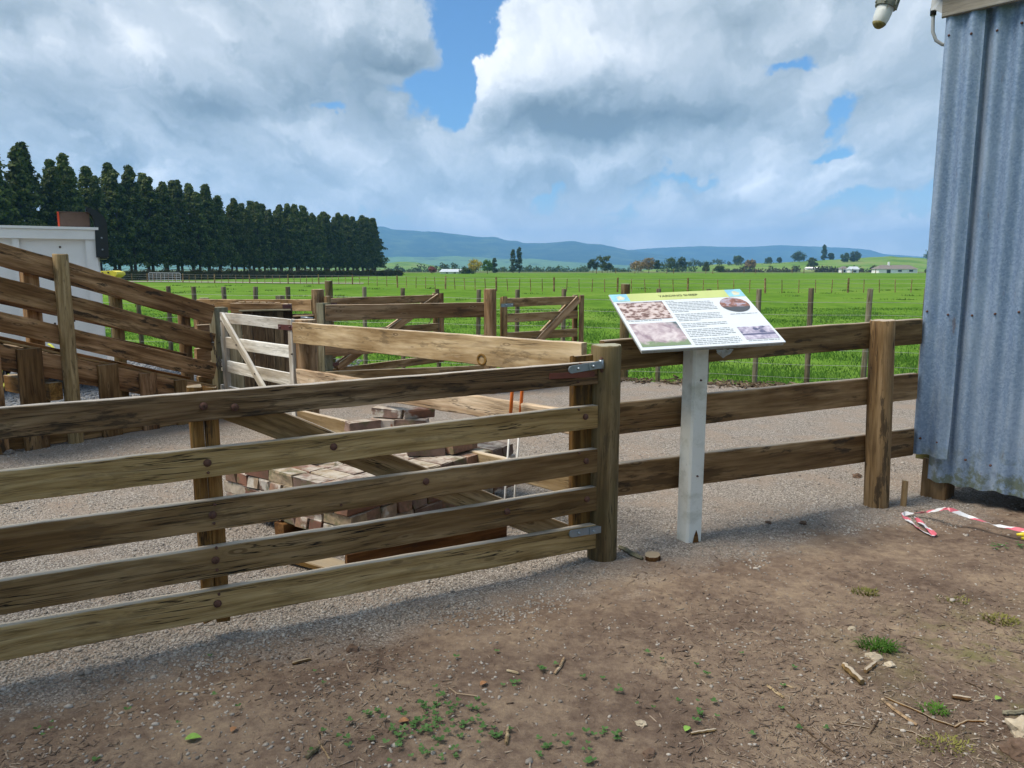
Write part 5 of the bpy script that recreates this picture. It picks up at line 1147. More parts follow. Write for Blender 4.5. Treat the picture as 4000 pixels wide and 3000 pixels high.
def conifer_variant(seed):
    rg = np.random.default_rng(seed); H = 20.0; cs = []; sp = []; nb = 280
    lean = rg.uniform(0.75, 1.15)
    for k in range(nb):
        t = rg.random() ** 0.85; z = 3.3 + t * (H - 3.6)
        rmax = (4.6 * (1 - t ** 1.4) + 0.2) * lean * rg.uniform(0.45, 1.15)
        a = rg.uniform(0, 2 * np.pi); rr = rmax * (0.35 + 0.65 * rg.random() ** 0.5); cs.append((rr * np.cos(a), rr * np.sin(a), z - 0.12 * rr)); sp.append(rg.uniform(0.55, 1.25) * (1.0 - 0.35 * t))
    for k in range(5): cs.append((rg.normal() * .2, rg.normal() * .2, H - 0.2 - k * .55)); sp.append(.45)
    v, f = leaves_np(np.array(cs), 38, np.array(sp), 0.27, rg, 0.45, 0.7)
    crown = crown_mesh('crown', v, f, 'conifer_leaf')
    mb = MB(); mb.tube([(0, 0, -.3), (0.05, 0, 4), (0, 0.05, 11), (0, 0, 19)], [0.34, 0.27, 0.17, 0.04], 8)
    for k in range(26):
        z = 1.8 + k * 0.55; a = rg.uniform(0, 6.28); L = 2.4 * (1 - z / 22); mb.tube([(0, 0, z), (L * .5 * math.cos(a), L * .5 * math.sin(a), z - .1), (L * math.cos(a), L * math.sin(a), z + .15)], [0.07, 0.045, 0.015], 5)
    me = bpy.data.meshes.new('trunk'); me.from_pydata(mb.v, [], mb.f); me.update(); me.materials.append(MATS['trunk_bark']); return me, crown
def shelter_belt():
    var = [conifer_variant(100 + k) for k in range(7)]; rg = random.Random(31)
    prof = [(-200, 300), (0, 318), (75, 318), (120, 352), (165, 350), (215, 362), (285, 370), (325, 378), (405, 400), (455, 408), (500, 425), (535, 441), (600, 448), (650, 446), (700, 461), (745, 467), (790, 472), (818, 480)]
    P0, P1 = Vector((-75, 121)), Vector((-50.5, 294)); d = (P1 - P0); L = d.length; u = d / L; n = 44
    s = -24.0; k = 0
    while s < L:
        row = k % 2; off = (-1.6 if row else 1.0) + rg.uniform(-.7, .7); p = P0 + u * s + Vector((-u.y, u.x)) * off * -1
        xd = 1106 + p.x / p.y * 1661; yt = np.interp(xd, [a for a, _ in prof], [b for _, b in prof])
        h = 1.6 + (583 - yt) / 1661 * p.y * 0.985 + rg.uniform(-2.0, 1.0)
        last = s + 2.4 >= L
        lab = 'tall dark conifer standing in the long shelter belt row'
        if last: lab = 'last conifer at the far right end of the shelter belt'; h = 1.6 + (583 - 474) / 1661 * p.y
        if k == 1: lab = 'tall dark conifer standing in the long shelter belt row'
        t = thing('conifer_tree', lab, 'tree', (p.x, p.y, tz(p.x, p.y)), 'shelter belt conifers')
        sc_ = h / 20.0; w = sc_ * rg.uniform(0.85, 1.15); rz = rg.uniform(0, 6.28)
        tm, cm = var[(k * 3 + rg.randrange(3)) % 7]
        for nm, me in (('trunk', tm), ('crown', cm)):
            o = bpy.data.objects.new(nm, me); COL.objects.link(o); o.parent = t; o.scale = (w, w, sc_); o.rotation_euler = (0, 0, rz)
        s += rg.uniform(2.2, 3.4); k += 1
shelter_belt()
def hedge():
    a = Vector((-80, 92)); b = Vector((-28, 196)); rg = np.random.default_rng(5); n = 900; tt = rg.random(n); L = (b - a).length
    c = np.stack([a.x + (b.x - a.x) * tt + rg.normal(size=n) * .35, a.y + (b.y - a.y) * tt + rg.normal(size=n) * .35, rg.uniform(0.15, 1.45, n)], 1)
    v, f = leaves_np(c, 26, 0.55, 0.14, rg); me = crown_mesh('foliage', v, f, 'hedge_leaf')
    h = thing('hedge', 'clipped brown green hedge along the foot of the conifers', 'hedge', (a.x, a.y, 0)); o = bpy.data.objects.new('foliage', me); COL.objects.link(o); o.parent = h; o.matrix_basis = Matrix.Translation((-a.x, -a.y, 0))
    mb = MB(); d = (b - a).normalized(); nn = Vector((-d.y, d.x)) * .45; pr = [(a + nn), (b + nn), (b - nn), (a - nn)]
    mb.add([(p.x, p.y, -.3) for p in pr] + [(p.x * 1, p.y, 1.35) for p in pr], [(0, 1, 5, 4), (1, 2, 6, 5), (2, 3, 7, 6), (3, 0, 4, 7), (4, 5, 6, 7)]); o = mb.build('inner_growth', 'hedge_leaf', h); place(o, h, Matrix.Identity(4))
    # farm track beside it
    simple('farm_track', (0.30, 0.27, 0.235), 0.95, 0.25, 0.8)
    vs = []; N = 60
    for k in range(N + 1):
        p = Vector((-62, 92)).lerp(Vector((-26, 128)), k / N) if False else ground(380 + (1420 - 380) * k / N, 1103.5 + 3.0 * k / N); q = ground(380 + (1420 - 380) * k / N, 1098.5 + 4.0 * k / N)
        vs += [(p.x, p.y, tz(p.x, p.y) + .06), (q.x, q.y, tz(q.x, q.y) + .06)]
    mb = MB(); mb.add(vs, [(2 * k, 2 * k + 2, 2 * k + 3, 2 * k + 1) for k in range(N)]); o = mb.build('farm_track', 'farm_track'); tag(o, 'pale gravel farm track beside the hedge', None, None, 'structure')
hedge()
def broad(label, x, yb, yt, hw, mat, Y, cat='tree', shape='round', seed=0, group=None, trunk=True, dens=1.0, name='broadleaf_tree'):
    base = at(x, yb, Y); top = at(x, yt, Y); H = top.z - base.z; W = hw / FPX * Y; rg = np.random.default_rng(seed + int(x)); cs = []; sp = []
    nb = int({'round': 46, 'poplar': 60, 'bare': 22, 'umbrella': 34, 'cone': 50}[shape] * dens)
    for k in range(nb):
        a = rg.uniform(0, 6.28); t = rg.random()
        if shape == 'round': z = H * (0.30 + 0.66 * t); rr = W * math.sqrt(max(0.05, 1 - ((t - .42) / .62) ** 2)) * rg.random() ** .4 * rg.uniform(.7, 1.05); s_ = W * .30
        elif shape == 'poplar': z = H * (0.06 + 0.92 * t); rr = W * (1 - t ** 2.2) ** .6 * rg.random() ** .5; s_ = W * .45
        elif shape == 'cone': z = H * (0.05 + 0.92 * t); rr = W * (1 - t) ** .8 * rg.random() ** .5; s_ = W * .32
        elif shape == 'umbrella': z = H * (0.72 + 0.26 * rg.random()) if t > .3 else H * rg.uniform(.3, .7); rr = W * rg.random() ** .5 * (1 if t > .3 else .5); s_ = W * .22
        else: z = H * (0.2 + 0.78 * t); rr = W * .7 * rg.random(); s_ = W * .35
        cs.append((rr * np.cos(a), rr * np.sin(a), z)); sp.append(s_)
    v, f = leaves_np(np.array(cs), 26, np.array(sp), max(0.16, Y * 0.0009), rg, .2); v[:, 2] = np.maximum(v[:, 2], 0.05)
    t = thing(name, label, cat, base, group); o = bpy.data.objects.new('crown', crown_mesh('crown', v, f, mat)); COL.objects.link(o); o.parent = t
    if trunk:
        mb = MB(); r0 = max(.12, H * .022); mb.tube([(0, 0, -.5), (0.1, 0, H * .35), (0, .1, H * .75)], [r0, r0 * .7, r0 * .2], 7)
        for k in range(4): a = k * 1.6 + .4; mb.tube([(0, 0, H * .3), (W * .5 * math.cos(a), W * .5 * math.sin(a), H * .6)], [r0 * .5, r0 * .15], 5)
        q = mb.build('trunk', 'trunk_bark'); WM[q.name] = Matrix.Identity(4); q.parent = t; q.matrix_basis = Matrix.Identity(4)
FT = [('small pink blossom tree left of the pale roofed house', 1688, 1071, 1043, 16, 'pink_leaf', 330, 'round'), ('golden yellow willow beside the bright green tree', 1856, 1070, 1015, 29, 'yellow_leaf', 330, 'round'), ('bright green round tree beside the yellow willow', 1904, 1070, 1016, 23, 'bright_leaf', 320, 'round'),
      ('short dark poplar behind the bright green tree', 1932, 1066, 1010, 11, 'poplar_leaf', 420, 'poplar'), ('left one of the two tall poplars', 2004, 1063, 976, 12, 'poplar_leaf', 420, 'poplar'), ('right and taller one of the two poplars', 2028, 1063, 966, 12, 'poplar_leaf', 420, 'poplar'),
      ('low green shrub in front of the yellow willow', 1822, 1072, 1053, 32, 'broadleaf', 325, 'round'), ('dark bushy tree left of the flat topped pine', 2316, 1063, 1014, 22, 'broadleaf', 430, 'round'), ('flat topped old pine with bare trunk', 2352, 1063, 1000, 28, 'conifer_leaf', 430, 'umbrella'), ('rounded dark tree under the flat topped pine', 2372, 1063, 1030, 24, 'broadleaf', 425, 'round'),
      ('bare tan willow, left of the tan pair', 2492, 1064, 1022, 34, 'tan_leaf', 400, 'round'), ('bare tan willow, right of the tan pair', 2534, 1064, 1010, 30, 'tan_leaf', 400, 'round'), ('dark green tree right of the tan willows', 2566, 1062, 1018, 14, 'broadleaf', 470, 'round'), ('wide grey green tree above the sign left corner', 2622, 1060, 1010, 30, 'broadleaf', 520, 'round'), ('grey green tree beside the wide grey green one', 2664, 1060, 1006, 19, 'poplar_leaf', 520, 'round'),
      ('dark cone shaped tree in the pale hillside paddock', 2758, 1060, 1026, 17, 'conifer_leaf', 450, 'cone'), ('dark low bush right of the cone shaped tree', 2808, 1060, 1040, 20, 'conifer_leaf', 450, 'round'), ('small round tree on the hill crest, left', 2880, 1036, 1003, 24, 'broadleaf', 900, 'round'), ('pale round tree on the hill crest', 3002, 1032, 1006, 14, 'poplar_leaf', 900, 'round'), ('tiny pale tree on the hill crest', 3043, 1030, 1007, 10, 'poplar_leaf', 900, 'round'),
      ('broad spreading tree on the hill with dark tree below', 3122, 1026, 985, 28, 'broadleaf', 900, 'round'), ('dark dense tree above the small white shed', 3170, 1052, 1007, 22, 'conifer_leaf', 600, 'round'), ('tall thin lone tree on the ridge', 3218, 1020, 957, 9, 'poplar_leaf', 950, 'poplar'), ('small tree beside the tall thin lone tree', 3245, 1020, 990, 13, 'broadleaf', 950, 'round'), ('pair top tree near the farmhouse, left', 3300, 1030, 990, 18, 'broadleaf', 850, 'round'), ('large pair top tree near the farmhouse, right', 3338, 1030, 982, 22, 'poplar_leaf', 850, 'round'),
      ('brown bare tree left of the hedgerow on the hill', 2930, 1058, 1014, 22, 'tan_leaf', 560, 'round'), ('dark bushy tree at the hill edge beside the shed wall', 3640, 1020, 978, 34, 'conifer_leaf', 900, 'round'), ('small dark bush right of the farmhouse', 3625, 1067, 1052, 12, 'broadleaf', 390, 'round')]
for i, (lab, x, yb, yt, hw, mt, Y, shp) in enumerate(FT): broad(lab, x, yb, yt, hw, mt, Y, 'tree' if 'bush' not in lab.split()[-6:] and 'shrub' not in lab else 'bush', shp, i)
def shade_tree(label, x, y, H, cz, R_, lean, seed, nb=95):  # unseen trees added to darken the foreground and the camera-facing boards
    rg = np.random.default_rng(seed); cs = []
    for k in range(nb):
        d = rg.normal(size=3); d /= np.linalg.norm(d); r = R_ * rg.random() ** .4; cs.append((lean[0] + d[0] * r, lean[1] + d[1] * r, cz + d[2] * r * .42))
    v, f = leaves_np(np.array(cs), 60, 0.62, 0.085, rg, .5); t = thing('broadleaf_tree', label, 'tree', (x, y, 0)); o = bpy.data.objects.new('crown', crown_mesh('crown', v, f, 'broadleaf')); COL.objects.link(o); o.parent = t
    mb = MB(); mb.tube([(0, 0, -.3), (0.05, .05, 2.0), (lean[0] * .3, lean[1] * .3, cz * .62), (lean[0] * .7, lean[1] * .7, cz)], [.26, .2, .15, .05], 10)
    for k in range(7): a = k * .9; mb.tube([(lean[0] * .3, lean[1] * .3, cz * .62), (lean[0] + R_ * .4 * math.cos(a), lean[1] + R_ * .4 * math.sin(a), cz - .3), (lean[0] + R_ * .8 * math.cos(a), lean[1] + R_ * .8 * math.sin(a), cz + .2)], [.1, .06, .02], 6)
    q = mb.build('trunk', 'trunk_bark'); q.parent = t; q.matrix_basis = Matrix.Identity(4)
shade_tree('unseen leafy tree added beyond the left edge to shade the yard', -7.4, 0.0, 9, 7.0, 2.5, (1.0, 0.2), 3, 70)
shade_tree('unseen leafy tree added for shade behind the viewer on the left', -3.0, -5.0, 9, 6.2, 3.6, (0.4, 0.6), 4)
shade_tree('unseen leafy tree added for shade behind the viewer on the right', 3.4, -5.5, 9, 6.0, 3.6, (0, 0.4), 5)
def far_woods():
    for nm, lab, segs, mat, Y in (('far_wood', 'dark blue band of distant trees left of the yellow willow', [(1500, 1640, 1046), (1640, 1860, 1036)], 'broadleaf', 620), ('far_wood', 'low mixed band of distant trees across the middle', [(1940, 2060, 1044), (2060, 2300, 1042), (2390, 2470, 1046), (2560, 2720, 1030)], 'broadleaf', 640), ('far_wood', 'thin hedgerow lines of trees on the right hill', [(2690, 2860, 1018), (2860, 3100, 1026)], 'broadleaf', 880), ('far_wood', 'low scrub in front of the right hill', [(2800, 3120, 1048), (3180, 3300, 1046), (3200, 3440, 1044)], 'hedge_leaf', 560)):
        rg = np.random.default_rng(int(Y) + len(lab)); cs = []
        for x0, x1, yt in segs:
            for k in range(int((x1 - x0) / 3.2)):
                x = rg.uniform(x0, x1); yy = yt + 14 * rg.random() ** 1 + 6 * math.sin(x * .06); y = rg.uniform(yy, max(yy + 2, 1064 if Y < 850 else yt + 12)); p = at(x, y, Y + rg.uniform(-25, 25)); cs.append((p.x, p.y, p.z))
        v, f = leaves_np(np.array(cs), 22, 2.4, 0.75, rg, .2); me = crown_mesh(nm, v, f, mat); o = bpy.data.objects.new(nm, me); COL.objects.link(o); tag(o, lab, None, None, 'stuff')
far_woods()

# ------------------------------------------------------------------ far houses
def house(label, x0, x1, yb, ye, yr, Y, roof, wins, hip=0.12, name='farmhouse', depth=8.0):
    a = at(x0, yb, Y); b = at(x1, yb, Y); W = b.x - a.x; he = at(x0, ye, Y).z - a.z; hr = at(x0, yr, Y).z - a.z
    h = thing(name, label, 'house', a); mb = MB(); mb.box((0, 0, -.3), (W, depth, he)); o = mb.build('wall', 'house_wall', h); place(o, h, Matrix.Translation(a))
    mb = MB(); e = .5; i = W * hip; mb.add([(-e, -e, he), (W + e, -e, he), (W + e, depth + e, he), (-e, depth + e, he), (i, depth / 2, hr), (W - i, depth / 2, hr)], [(0, 1, 5, 4), (1, 2, 5), (2, 3, 4, 5), (3, 0, 4), (3, 2, 1, 0)]); o = mb.build('roof', roof, h); place(o, h, Matrix.Translation(a))
    for f0, f1, z0, z1 in wins:
        mb = MB(); mb.box((W * f0, -.12, he * z0), (W * f1, -.01, he * z1)); o = mb.build('window', 'window_frame', h); place(o, h, Matrix.Translation(a)); mb = MB(); mb.box((W * f0 + .12, -.16, he * z0 + .12), (W * f1 - .12, -.125, he * z1 - .12)); q = mb.build('pane', 'window_glass', o); place(q, o, Matrix.Translation(a))
    return h, a, W, hr
h, a, W, hr = house('long white farmhouse with grey hipped roof below the right hill', 3432, 3583, 1068, 1051, 1035, 400, 'house_roof', [(.20, .31, .0, .9), (.49, .60, .35, .85), (.78, .89, .35, .85)])
mb = MB(); mb.box((W * .32, 3.5, hr - .6), (W * .36, 4.3, hr + 1.6)); o = mb.build('chimney', 'house_wall', h); place(o, h, Matrix.Translation(a))
house('low house with long pale roof left of the yellow willow', 1720, 1806, 1071, 1062, 1051, 330, 'pale_roof', [(.25, .36, .2, .9), (.6, .72, .2, .9)], 0.05, depth=5)
house('small grey shed with pale gable left of the farmhouse', 3322, 3355, 1064, 1052, 1041, 470, 'pale_roof', [(.3, .7, .0, .7)], .02, 'shed_building', 5)
house('tiny pale roofed hut beside the grey shed', 3286, 3310, 1064, 1050, 1040, 480, 'house_roof', [(.3, .7, .0, .7)], .3, 'shed_building', 4)
house('low white roofed shed under the dark dense tree', 3152, 3200, 1052, 1048, 1043, 590, 'house_wall', [(.1, .9, .0, .8)], .01, 'shed_building', 4)

# ------------------------------------------------------------------ loose ground cover
ICO_V = None
def ico():
    bm = bmesh.new(); bmesh.ops.create_icosphere(bm, subdivisions=1, radius=1.0); v = np.array([x.co[:] for x in bm.verts]); bm.verts.index_update(); f = np.array([[q.index for q in p.verts] for p in bm.faces]); bm.free(); return v, f
def scatter_solid(name, pts, sizes, mat, label, squash, stretch, rg, base_v, base_f, sink=0.25, parent=None):
    N = len(pts); nv = len(base_v); a = rg.uniform(0, 2 * np.pi, N); sx = sizes * rg.uniform(*stretch, N); sy = sizes * rg.uniform(.7, 1.1, N); sz = sizes * rg.uniform(*squash, N)
    bv = base_v[None] * (1 + 0.28 * rg.normal(size=(N, nv, 1)).clip(-1, 1)); x = bv[..., 0] * sx[:, None]; y = bv[..., 1] * sy[:, None]; z = bv[..., 2] * sz[:, None]
    tl = rg.normal(size=(N, 1)) * .25; z2 = z * np.cos(tl) + x * np.sin(tl); x2 = x * np.cos(tl) - z * np.sin(tl)
    ca, sa = np.cos(a)[:, None], np.sin(a)[:, None]; X = pts[:, :1] + x2 * ca - y * sa; Y = pts[:, 1:2] + x2 * sa + y * ca; Z = pts[:, 2:3] + z2 + (sz * (1 - 2 * sink))[:, None] * .5
    v = np.stack([X, Y, Z], -1).reshape(-1, 3); f = (base_f[None] + (np.arange(N) * nv)[:, None, None]).reshape(-1, base_f.shape[1])
    return np_mesh(name, v, f, mat, 'stuff', label)
def ground_cover():
    rg = np.random.default_rng(77); iv, jf = ico()
    # pebbles: lots on the gravel, some on the earth
    N = 130000; y = 2.1 * (7.2 / 2.1) ** rg.random(N); x = (rg.random(N) * 2 - 1) * (0.72 * y + .15)
    d = y - dirt_line(x) + fbm(x * 1.4, y * 1.4, 40) * 1.5; dens = np.clip(0.06 + 0.95 * np.clip((d + .15) / .45, 0, 1), 0, 1) * np.clip(0.55 + 2.2 * fbm(x * 1.7, y * 1.7, 50), .12, 1); band = np.exp(-((d - .15) / .22) ** 2); dens = np.clip(dens + .5 * band, 0, 1)
    k = rg.random(N) < dens; x, y = x[k][:62000], y[k][:62000]; s = 0.0036 + 0.0048 * rg.random(len(x)) ** 2.2; s *= 1 + .35 * (rg.random(len(x)) < .03) * 2
    pts = np.stack([x, y, gz(x, y)], 1); o = scatter_solid('pebbles', pts, s, 'pebble', 'small grey and cream pebbles over the yard gravel', (.45, .8), (.9, 1.5), rg, iv, jf)
    o.data.polygons.foreach_set('use_smooth', [True] * len(o.data.polygons))
    # bark chips and twig litter on the earth
    N = 60000; y = 2.1 * (5.3 / 2.1) ** rg.random(N); x = (rg.random(N) * 2 - 1) * (0.72 * y + .15); d = dirt_line(x) - y + fbm(x * 1.2, y * 1.2, 60) * .9
    dens = np.clip((d + .1) / .6, 0, 1) * np.clip(.35 + 2.8 * fbm(x * 1.3 + 4, y * 1.3, 70) + .35 * np.clip(-x * .5, 0, 1), .05, 1); k = rg.random(N) < dens; x, y = x[k], y[k]
    bv = np.array([(-1, -.5, -.5), (1, -.5, -.5), (1, .5, -.5), (-1, .5, -.5), (-1, -.5, .5), (1, -.5, .5), (1, .5, .5), (-1, .5, .5)], float); bf = np.array([(0, 3, 2, 1), (4, 5, 6, 7), (0, 1, 5, 4), (1, 2, 6, 5), (2, 3, 7, 6), (3, 0, 4, 7)])
    s = 0.0013 + 0.0042 * rg.random(len(x)) ** 3; pts = np.stack([x, y, gz(x, y) + .001], 1); scatter_solid('bark_litter', pts, s, 'litter', 'fine bark chips and twig litter on the brown earth', (.3, .8), (1.4, 4.5), rg, bv, bf)
    # coarse bluish road metal on the left far side
    N = 16000; x = rg.uniform(-9, -2.6, N); y = rg.uniform(8.5, 13.5, N); k = (-x - (14 - y) * .9) > .5 + .4 * rg.random(N); x, y = x[k], y[k]; s = 0.008 + .018 * rg.random(len(x)) ** 2; pts = np.stack([x, y, gz(x, y)], 1)
    scatter_solid('road_metal', pts, s, 'blue_pebble', 'coarse bluish road metal beside the loading ramp', (.5, .9), (.9, 1.4), rg, iv, jf)
    # dead leaves and bark along the paddock fence
    N = 5200; x = rg.uniform(0.4, 5.2, N); y = pad_line(x) - .22 + rg.normal(size=N) * .16 + .2 * fbm(x * 2, x * 0, 80); k = rg.random(N) < np.clip(.5 + 2 * fbm(x * 1.5, y * 1.5, 81), .05, 1); x, y = x[k], y[k]
    s = 0.012 + .02 * rg.random(len(x)); pts = np.stack([x, y, gz(x, y) + .012], 1); scatter_solid('dry_leaves', pts, s, 'dry_leaf', 'drift of dry brown leaves and bark under the paddock fence', (.12, .5), (.9, 1.7), rg, bv, bf)
    # pasture grass: tufts of blades, dense near the fence
    N = 210000; u = rg.random(N); y0 = 10.2 * (34 / 10.2) ** u; x = (rg.random(N) * 2 - 1) * (.74 * y0 + 1); y = y0; k = (y > pad_line(x) - .12 + .35 * fbm(x * 1.3, x * 0 + 2, 21)) & (y > np.where(x < -4, pad_line(x) + (-4 - x) * .25, 0)); x, y = x[k], y[k]
    cl = np.clip(.55 + 2.6 * fbm(x * .8, y * .8, 90), .15, 1.6); k = rg.random(len(x)) < cl; x, y, cl = x[k], y[k], cl[k]
    h = (.02 + .06 * rg.random(len(x)) ** 1.5) * np.clip(cl, .4, 1.5) * np.clip(1.25 - y / 60, .5, 1); w = .0045 + .00028 * y; a = rg.uniform(0, 6.28, len(x)); ln = rg.normal(size=(len(x), 2)) * .5 * h[:, None]
    z = np.array([-.065] * len(x)); b0 = np.stack([x - np.cos(a) * w, y - np.sin(a) * w, z], 1); b1 = np.stack([x + np.cos(a) * w, y + np.sin(a) * w, z], 1); tp = np.stack([x + ln[:, 0], y + ln[:, 1], z + .02 + h], 1)
    v = np.stack([b0, b1, tp], 1).reshape(-1, 3); f = np.arange(len(v)).reshape(-1, 3); np_mesh('pasture_grass', v, f, 'grass_blade', 'stuff', 'lush green grass blades of the near paddock')
    # rank dark tufts left ungrazed
    tv = []; nt = 220; ty = 12 * (75 / 12) ** rg.random(nt); tx_ = (rg.random(nt) * 2 - 1) * (.74 * ty + 1)
    for cx, cy in zip(tx_, ty):
        if cy < pad_line(cx) + .4 + max(0, -4 - cx) * .25: continue
        nb = 34; sp = rg.uniform(.1, .32); px = cx + rg.normal(size=nb) * sp * 1.5; py = cy + rg.normal(size=nb) * sp; hh = rg.uniform(.06, .17) * rg.uniform(.6, 1.2, nb); ww = .005 + .0004 * cy; aa = rg.uniform(0, 6.28, nb); z0 = tz(cx, cy) - .01
        tv.append(np.stack([np.stack([px - np.cos(aa) * ww, py - np.sin(aa) * ww, np.full(nb, z0)], 1), np.stack([px + np.cos(aa) * ww, py + np.sin(aa) * ww, np.full(nb, z0)], 1), np.stack([px + rg.normal(size=nb) * hh * .5, py + rg.normal(size=nb) * hh * .4, z0 + hh], 1)], 1).reshape(-1, 3))
    v = np.concatenate(tv); np_mesh('rank_grass', v, np.arange(len(v)).reshape(-1, 3), 'rank_blade', 'stuff', 'darker rank grass clumps dotted over the paddock')
    # clover seedlings on the earth
    cs = []
    for px, py, n, sp in ((1660, 2960, 60, .07), (1690, 2900, 26, .035), (1660, 2860, 22, .03), (1735, 2815, 34, .05), (1650, 2800, 14, .03), (1820, 2825, 16, .04), (1830, 2865, 8, .02), (1620, 2880, 22, .045), (1720, 2750, 8, .02), (1990, 2715, 12, .02), (1950, 2925, 8, .015), (1380, 2925, 14, .04), (1560, 2935, 18, .05), (1460, 2822, 8, .015), (1770, 2980, 12, .02), (1900, 2900, 10, .03), (2120, 2645, 7, .012), (2430, 2735, 9, .015), (2390, 2910, 16, .04), (2290, 2975, 24, .04), (2130, 2965, 14, .03), (190, 2880, 10, .02), (2780, 2680, 8, .015), (2750, 2810, 12, .03), (2740, 2850, 12, .04), (3900, 2165, 24, .03), (3985, 2160, 22, .03)):
        c = ground(px, py); cs += [(c.x + rg.normal() * sp, c.y + rg.normal() * sp * .9) for _ in range(max(4, int(n * .4)))]
    cs += [(rg.uniform(-1.4, 1.2), rg.uniform(2.2, 3.0)) for _ in range(34)]
    vs, fs = [], []
    for (cx, cy) in cs:
        g0 = gz1(cx, cy); r = rg.uniform(.0045, .0085); hh = rg.uniform(.008, .022); t0 = rg.uniform(0, 6.28)
        for q in range(3):
            a = t0 + q * 2.09; c = np.array([cx + r * math.cos(a), cy + r * math.sin(a), g0 + hh]); ring = []
            for e in range(6): b = a + e * math.pi / 3; ring.append(c + np.array([r * .92 * math.cos(b), r * .92 * math.sin(b), .35 * r * math.cos(b - a) + rg.normal() * .0006]))
            o = len(vs); vs += ring; fs += [(o, o + 1, o + 2, o + 3), (o, o + 3, o + 4, o + 5)]
    np_mesh('clover_seedlings', np.array(vs), np.array(fs), 'weed_leaf', 'stuff', 'small green clover seedlings scattered over the brown earth')
ground_cover()
def tuft(label, px, py, n, spread, h, mat, seed, name='grass_tuft'):
    rg = np.random.default_rng(seed); c = ground(px, py); vs = []; fs = []
    for k in range(n):
        a = rg.uniform(0, 6.28); r = spread * rg.random() ** .6; x = c.x + r * math.cos(a) * 1.5; y = c.y + r * math.sin(a); L = h * rg.uniform(.5, 1.2); z = gz1(x, y) - .004; da = a + rg.normal() * .7; w = .0022 + .001 * rg.random(); t = np.array([math.cos(da), math.sin(da), 0]); sd = np.array([-t[1], t[0], 0]) * w; p = np.array([x, y, z]); o = len(vs)
        m1 = p + t * L * .35 + np.array([0, 0, L * .7]); m2 = p + t * L * 1.0 + np.array([0, 0, L * (.75 + .2 * rg.normal())]); vs += [p - sd, p + sd, m1 + sd * .9, m1 - sd * .9, m2 + sd * .15, m2 - sd * .15]; fs += [(o, o + 1, o + 2, o + 3), (o + 3, o + 2, o + 4, o + 5)]
    np_mesh(name, np.array(vs), np.array(fs), mat, None, label, 'grass')
tuft('thick bright green grass tuft on bare earth at right', 3425, 2565, 170, .048, .040, 'grass_blade', 1)
tuft('small flat green grass tuft beside the splintered stick', 3648, 2815, 70, .034, .024, 'grass_blade', 2)
tuft('faint yellow green grass patch below the tape', 3378, 2332, 120, .045, .022, 'moss_weed', 3)
tuft('yellow green grass patch near the right edge', 3905, 2450, 160, .055, .022, 'moss_weed', 4)
tuft('yellowish mossy weed clump at the bottom right', 3690, 2950, 220, .06, .012, 'moss_weed', 5, 'weed_clump')
tuft('thin grass growing along the earth near the tape end', 3720, 2370, 60, .05, .018, 'moss_weed', 6)
def stick(label, pts, r, mat, name='stick', sides=7, flat=1.0, lift=0.0):
    P = [ground(x, y) for x, y in pts]; Q = []
    for i in range(len(P) - 1):
        for k in range(5): Q.append(P[i].lerp(P[i + 1], k / 5))
    Q.append(P[-1]); rg = random.Random(int(pts[0][0])); R_ = []
    for i, q in enumerate(Q):
        q.z = gz1(q.x, q.y) + r * .7 * flat + lift; q += Vector((rg.uniform(-1, 1), rg.uniform(-1, 1), 0)) * r * .18; R_.append(.68 * r * rg.uniform(.88, 1.06) * (0.75 if i in (0, len(Q) - 1) else 1))
    mb = MB(); mb.tube(Q, R_, sides)
    o = mb.build(name, mat, None); tag(o, label, 'stick'); return o
stick('pale yellow splintered stick at lower right', [(3441, 2772), (3500, 2820), (3581, 2874)], .0095, 'bleached_timber', 'splintered_stick', 5)
stick('long dark twig running beside the yellow splintered stick', [(3452, 2763), (3560, 2810), (3640, 2850), (3723, 2883)], .0055, 'stile_timber', 'twig')
stick('thick bark covered log piece below the grass tuft', [(3294, 2644), (3330, 2675), (3366, 2711)], .021, 'fence_timber', 'log_piece')
stick('short brown stick leaning toward the grass tuft', [(3375, 2662), (3416, 2632)], .015, 'fence_timber')
stick('long thin twig curving down to the bottom edge', [(3041, 2790), (3110, 2850), (3172, 2910), (3271, 2987)], .0038, 'dark_board', 'twig')
stick('thin straight twig left of the splintered stick', [(3249, 2858), (3393, 2883)], .0035, 'fence_timber', 'twig')
stick('grey stick cut by the right edge of the picture', [(3913, 2836), (3960, 2835), (4030, 2822)], .013, 'grey_post')
stick('short fat brown stick near the right edge', [(3719, 2770), (3787, 2779)], .014, 'fence_timber')
stick('thin dark twig on the mossy ground at right', [(3769, 2702), (3832, 2736)], .004, 'dark_board', 'twig')
stick('pale knobbly stick standing out near the bottom middle', [(1986, 2884), (1982, 2918), (1977, 2951)], .0105, 'bleached_timber')
stick('curved pale twig above the clover', [(1753, 2716), (1787, 2741), (1864, 2746)], .0042, 'bleached_timber', 'twig')
stick('short pale stick right of the curved twig', [(1981, 2653), (2027, 2664)], .0085, 'bleached_timber')
stick('grey log piece at the bottom left', [(1199, 2999), (1245, 2960)], .013, 'grey_post', 'log_piece')
stick('thin bent twig beside the grey log piece', [(1245, 2924), (1262, 2955), (1290, 2999)], .004, 'bleached_timber', 'twig')
stick('smooth brown stick beside the lime green leaf', [(2696, 2909), (2750, 2898), (2796, 2891)], .0085, 'fence_timber')
stick('crooked pale stick left of centre', [(2167, 2664), (2192, 2630), (2203, 2601)], .009, 'bleached_timber')
stick('flat pale wood splinter in mid foreground', [(2995, 2714), (3058, 2764)], .010, 'bleached_timber', 'wood_splinter', 4, .6)
